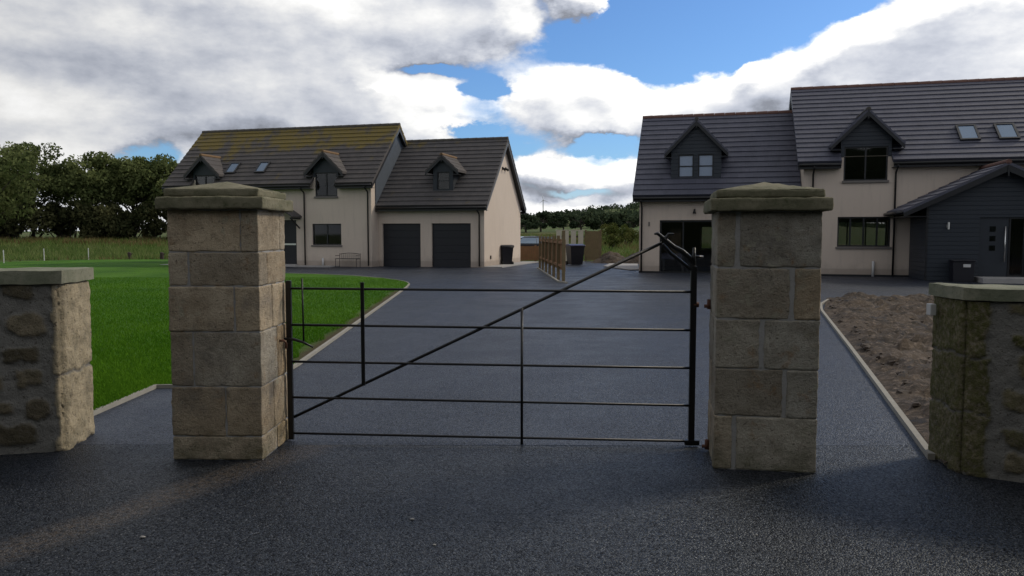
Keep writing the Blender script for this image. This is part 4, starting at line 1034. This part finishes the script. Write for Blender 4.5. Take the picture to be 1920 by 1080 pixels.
def bush(name, x, y, rx_, ry_, h_, n, ls, m, label, cat, group, seed):
    gz = float(terrain(x, y)); rnd = random.Random(seed)
    k = max(6, int(rx_ * 6)); C = np.array([[rnd.uniform(-rx_, rx_), rnd.uniform(-ry_, ry_), rnd.uniform(.12, .82) * h_] for _ in range(k)]); Sz = np.array([rnd.uniform(.22, .38) * h_ for _ in range(k)])
    p, idx = leaves(C, Sz, n); p[:, 2] = np.maximum(p[:, 2], .02); tone = np.clip(rng.normal(.45, .2, k)[idx] + rng.normal(0, .2, n), 0, 1)
    t = empty(name, (x, y, gz), 0, label, cat, group)
    q = MB()
    for c in C: q.tube([(c[0] * .5, c[1] * .5, -.1), (c[0] * .8, c[1] * .8, c[2] * .5), tuple(c)], [.06, .045, .02], 5, cap=False)
    q.build('stems', M['bark'], t); quads_mesh('foliage', leaf_quads(p, np.full(n, ls)), m, t, tone); return t
for i, (x, w, h_, lab) in enumerate([(-52, 3.0, 3.6, 'dark undergrowth thicket at the far left under the tree row'), (-47, 3.0, 3.8, 'dark thicket below the tallest domed tree'), (-42, 2.9, 3.7, 'dark thicket below the ragged-crowned tree'),
        (-37.3, 2.7, 3.5, 'dark thicket below the thin-crowned middle tree'), (-32.9, 2.4, 3.4, 'dark thicket below the bushy tree right of the row middle'), (-29.8, 1.6, 3.6, 'small dark thicket tucked beside the roof of the left house')]):
    bush('thicket', x, 74.5, w, 1.6, h_, 7000, .17, M['leafu'], lab, 'thicket', 'thickets under the tree row', 20 + i)
gc = 'dark trees beyond the driveway gap'
for i, (u, y, zt, cr, lab) in enumerate([(986, 118, 5.4, 3.0, 'small dark tree next to the gable of the left house'), (1014, 125, 7.3, 4.4, 'round dark tree below the wind turbine'), (1056, 150, 7.2, 4.0, 'paler tree between the two darkest round ones'), (1090, 128, 7.2, 3.8, 'dark tree left half of the wide central clump'),
        (1128, 130, 7.5, 4.2, 'dark tree right half of the wide central clump'), (1178, 175, 8.0, 4.5, 'dark tree nearest the wing of the right house')]):
    x = (u - 960) / 1463.7 * y; gz = float(terrain(x, y))
    tree(x, y, zt - gz - 1.9, cr, .4, 2600, .26, M['leafd'] if i != 2 else M['leafy2'] if 'leafy2' in M else M['leafd'], lab, gc, 18, .18, 40 + i, name='tree')
# far wood on the hill
n = 1600; hx = rng.uniform(-60, 260, n); hy = rng.uniform(300, 440, n); keep = rng.uniform(0, 1, n) < .30 + .70 * (np.sin(hx * .09 + hy * .05) + np.sin(hy * .11 - hx * .03) > -.6); hx, hy = hx[keep], hy[keep]
C = np.stack([hx, hy, terrain(hx, hy) + .9], 1); p, idx = leaves(C, rng.uniform(1.6, 3.4, len(C)), 42000, squash=.8)
tag(quads_mesh('woodland', leaf_quads(p, np.full(len(p), .62)), M['leafd'], None, np.clip(rng.normal(.5, .28, len(C))[idx] + rng.normal(0, .15, len(p)), 0, 1)), kind='stuff')
# low scrub in the field beyond the drive
sc_pts = [(1010, 60, .7), (1035, 66, .6), (1130, 62, .9), (1150, 72, 1.6), (1165, 66, 1.2), (1185, 70, 1.3), (1140, 90, 1.2), (992, 58, .8)]
labs = ['low scrub bush behind the pale screen', 'small scrub bush left of the pale screen', 'low green bush right of the panel fence', 'tallest yellow-green bush in the field gap', 'yellow-green bush beside the tallest one', 'scrub bush nearest the right house wall', 'far scrub bush below the dark trees', 'scrub bush seen over the parked car']
for i, ((u, y, h_), lab) in enumerate(zip(sc_pts, labs)):
    bush('scrub_bush', (u - 960) / 1463.7 * y, y, 1.2, 1.0, h_, 1800, .07, M['leafy'], lab, 'bush', 'scrub bushes in the field gap', 60 + i)
# grass blades
def blades(name, n, xf, zf, h, w, m, lean=.4, mask=None):
    x, y = xf(n)
    if mask is not None: k = mask(x, y); x, y = x[k], y[k]
    n = len(x); z = zf(x, y); hh = h * rng.uniform(.5, 1.3, n); a = rng.uniform(0, math.pi, n); dx, dy = np.cos(a) * w / 2, np.sin(a) * w / 2
    lx, ly = rng.normal(0, lean, n) * hh, rng.normal(0, lean, n) * hh
    V = np.stack([np.stack([x - dx, y - dy, z], 1), np.stack([x + dx, y + dy, z], 1), np.stack([x + lx, y + ly, z + hh], 1)], 1)
    k_ = np.sin(x * .9 + np.sin(y * .7) * 2) * .14 + np.sin(x * 3.1 + y * 1.7 + np.sin(y * 2.3)) * .10 + np.sin(y * 1.1 + x * .3) * .08
    return tag(quads_mesh(name, V, m, None, np.clip(rng.normal(.45, .25, n) + k_, 0, 1)), kind='stuff')
def near_lawn(n):
    y = 6.2 + 22 * rng.uniform(0, 1, n) ** 1.7; x = -y * .66 + rng.uniform(0, 1, n) * (y * .66 - 2.5); return x, y
def lawn_mask(x, y):
    k = in_poly(x, y, lawn_poly); e = -2.61 - (y - 9.45) * .039
    return k & ~((y > 9.4) & (y < 22) & (x > e - .10 - .16 * np.abs(np.sin(y * 1.9) * np.sin(y * .63 + 1))))
blades('grass', 190000, near_lawn, lambda x, y: np.full(len(x), .026), .042, .012, M['blade'], .5, lawn_mask)
blades('rough_grass', 30000, lambda n: (rng.uniform(-62, -22, n), rng.uniform(48.5, 76, n)), lambda x, y: terrain(x, y) - .04, .34, .07, M['rough'], .35, lambda x, y: ~in_poly(x, y, lawn_poly))
blades('dry_grass', 8000, lambda n: (rng.uniform(-62, -24, n), rng.uniform(66, 75, n)), lambda x, y: terrain(x, y) - .04, .42, .09, M['dry'], .2, lambda x, y: (np.sin(x * 1.3) + np.sin(x * .47 + y) > -.9))
blades('dry_field_grass', 9000, lambda n: (rng.uniform(-3, 14, n), rng.uniform(50, 95, n)), lambda x, y: terrain(x, y) - .04, .45, .08, M['dry'], .3, lambda x, y: np.sin(x * .8 + y * .3) > .1)
blades('green_field_grass', 16000, lambda n: (rng.uniform(-3, 16, n), rng.uniform(47.5, 95, n)), lambda x, y: terrain(x, y) - .04, .4, .08, M['rough'], .3)
blades('verge_grass', 5000, lambda n: (rng.uniform(-62, -20, n), rng.uniform(30, 52, n)), lambda x, y: np.full(len(x), .0), .3, .06, M['dry'], .4,
       lambda x, y: in_poly(x, y, [(-21.2, 48.7), (-26.5, 48.1), (-29.5, 42.9), (-60, 26.9), (-60, 28.5), (-30, 44), (-27, 49.6), (-21.2, 50)]))

# unseen leafy mass added behind the viewpoint to shade the near stonework
q = MB(); nx_, nz_ = 90, 16
for i in range(nx_ + 1):
    x = -34 + 70 * i / nx_
    for j in range(nz_ + 1):
        a = math.pi * j / nz_; nn_ = 1 + .16 * noise.noise(Vector((x * .5, a * 2.2, 1))) + .10 * noise.noise(Vector((x * 1.7, a * 6, 4)))
        q.v.append((x, -8.5 - 1.6 * math.cos(a) * nn_, 8.6 * math.sin(a) ** .7 * nn_ - .1)); q.c.append((1, 1, 1))
q.f = [(i * (nz_ + 1) + j, (i + 1) * (nz_ + 1) + j, (i + 1) * (nz_ + 1) + j + 1, i * (nz_ + 1) + j + 1) for i in range(nx_) for j in range(nz_)]
hd = q.build('shade_hedge', simple('shade_hedge_green', (.030, .042, .016), .95, .5, 3, bump=.8, bscale=9), smooth=True)
tag(hd, 'tall dark leafy blocker added unseen behind the viewpoint', 'shade_hedge')
# ------------------------------------------------------------ bits on the road
for (x, y, r, lab) in ((-.56, 4.28, .012, 'small pale pebble on the road below the gate middle'), (-.40, 3.92, .009, 'tiny chip on the road right of the larger pebble'), (-1.95, 4.02, .014, 'thin pale twig-like chip on the road left of centre'), (.49, 3.36, .011, 'pebble at the bottom edge of the road'), (1.30, 4.05, .008, 'tiny pebble on the road below the right pillar')):
    q = MB(); blob(q, (0, 0, 0), (r * 1.5, r, r * .7), 8, 6, .2); o = q.build('pebble', M['pebble'], smooth=True); o.scale = (.7, .7, .7); o.location = (x, y, r * .4); tag(o, lab, 'pebble', 'pebbles on the road')
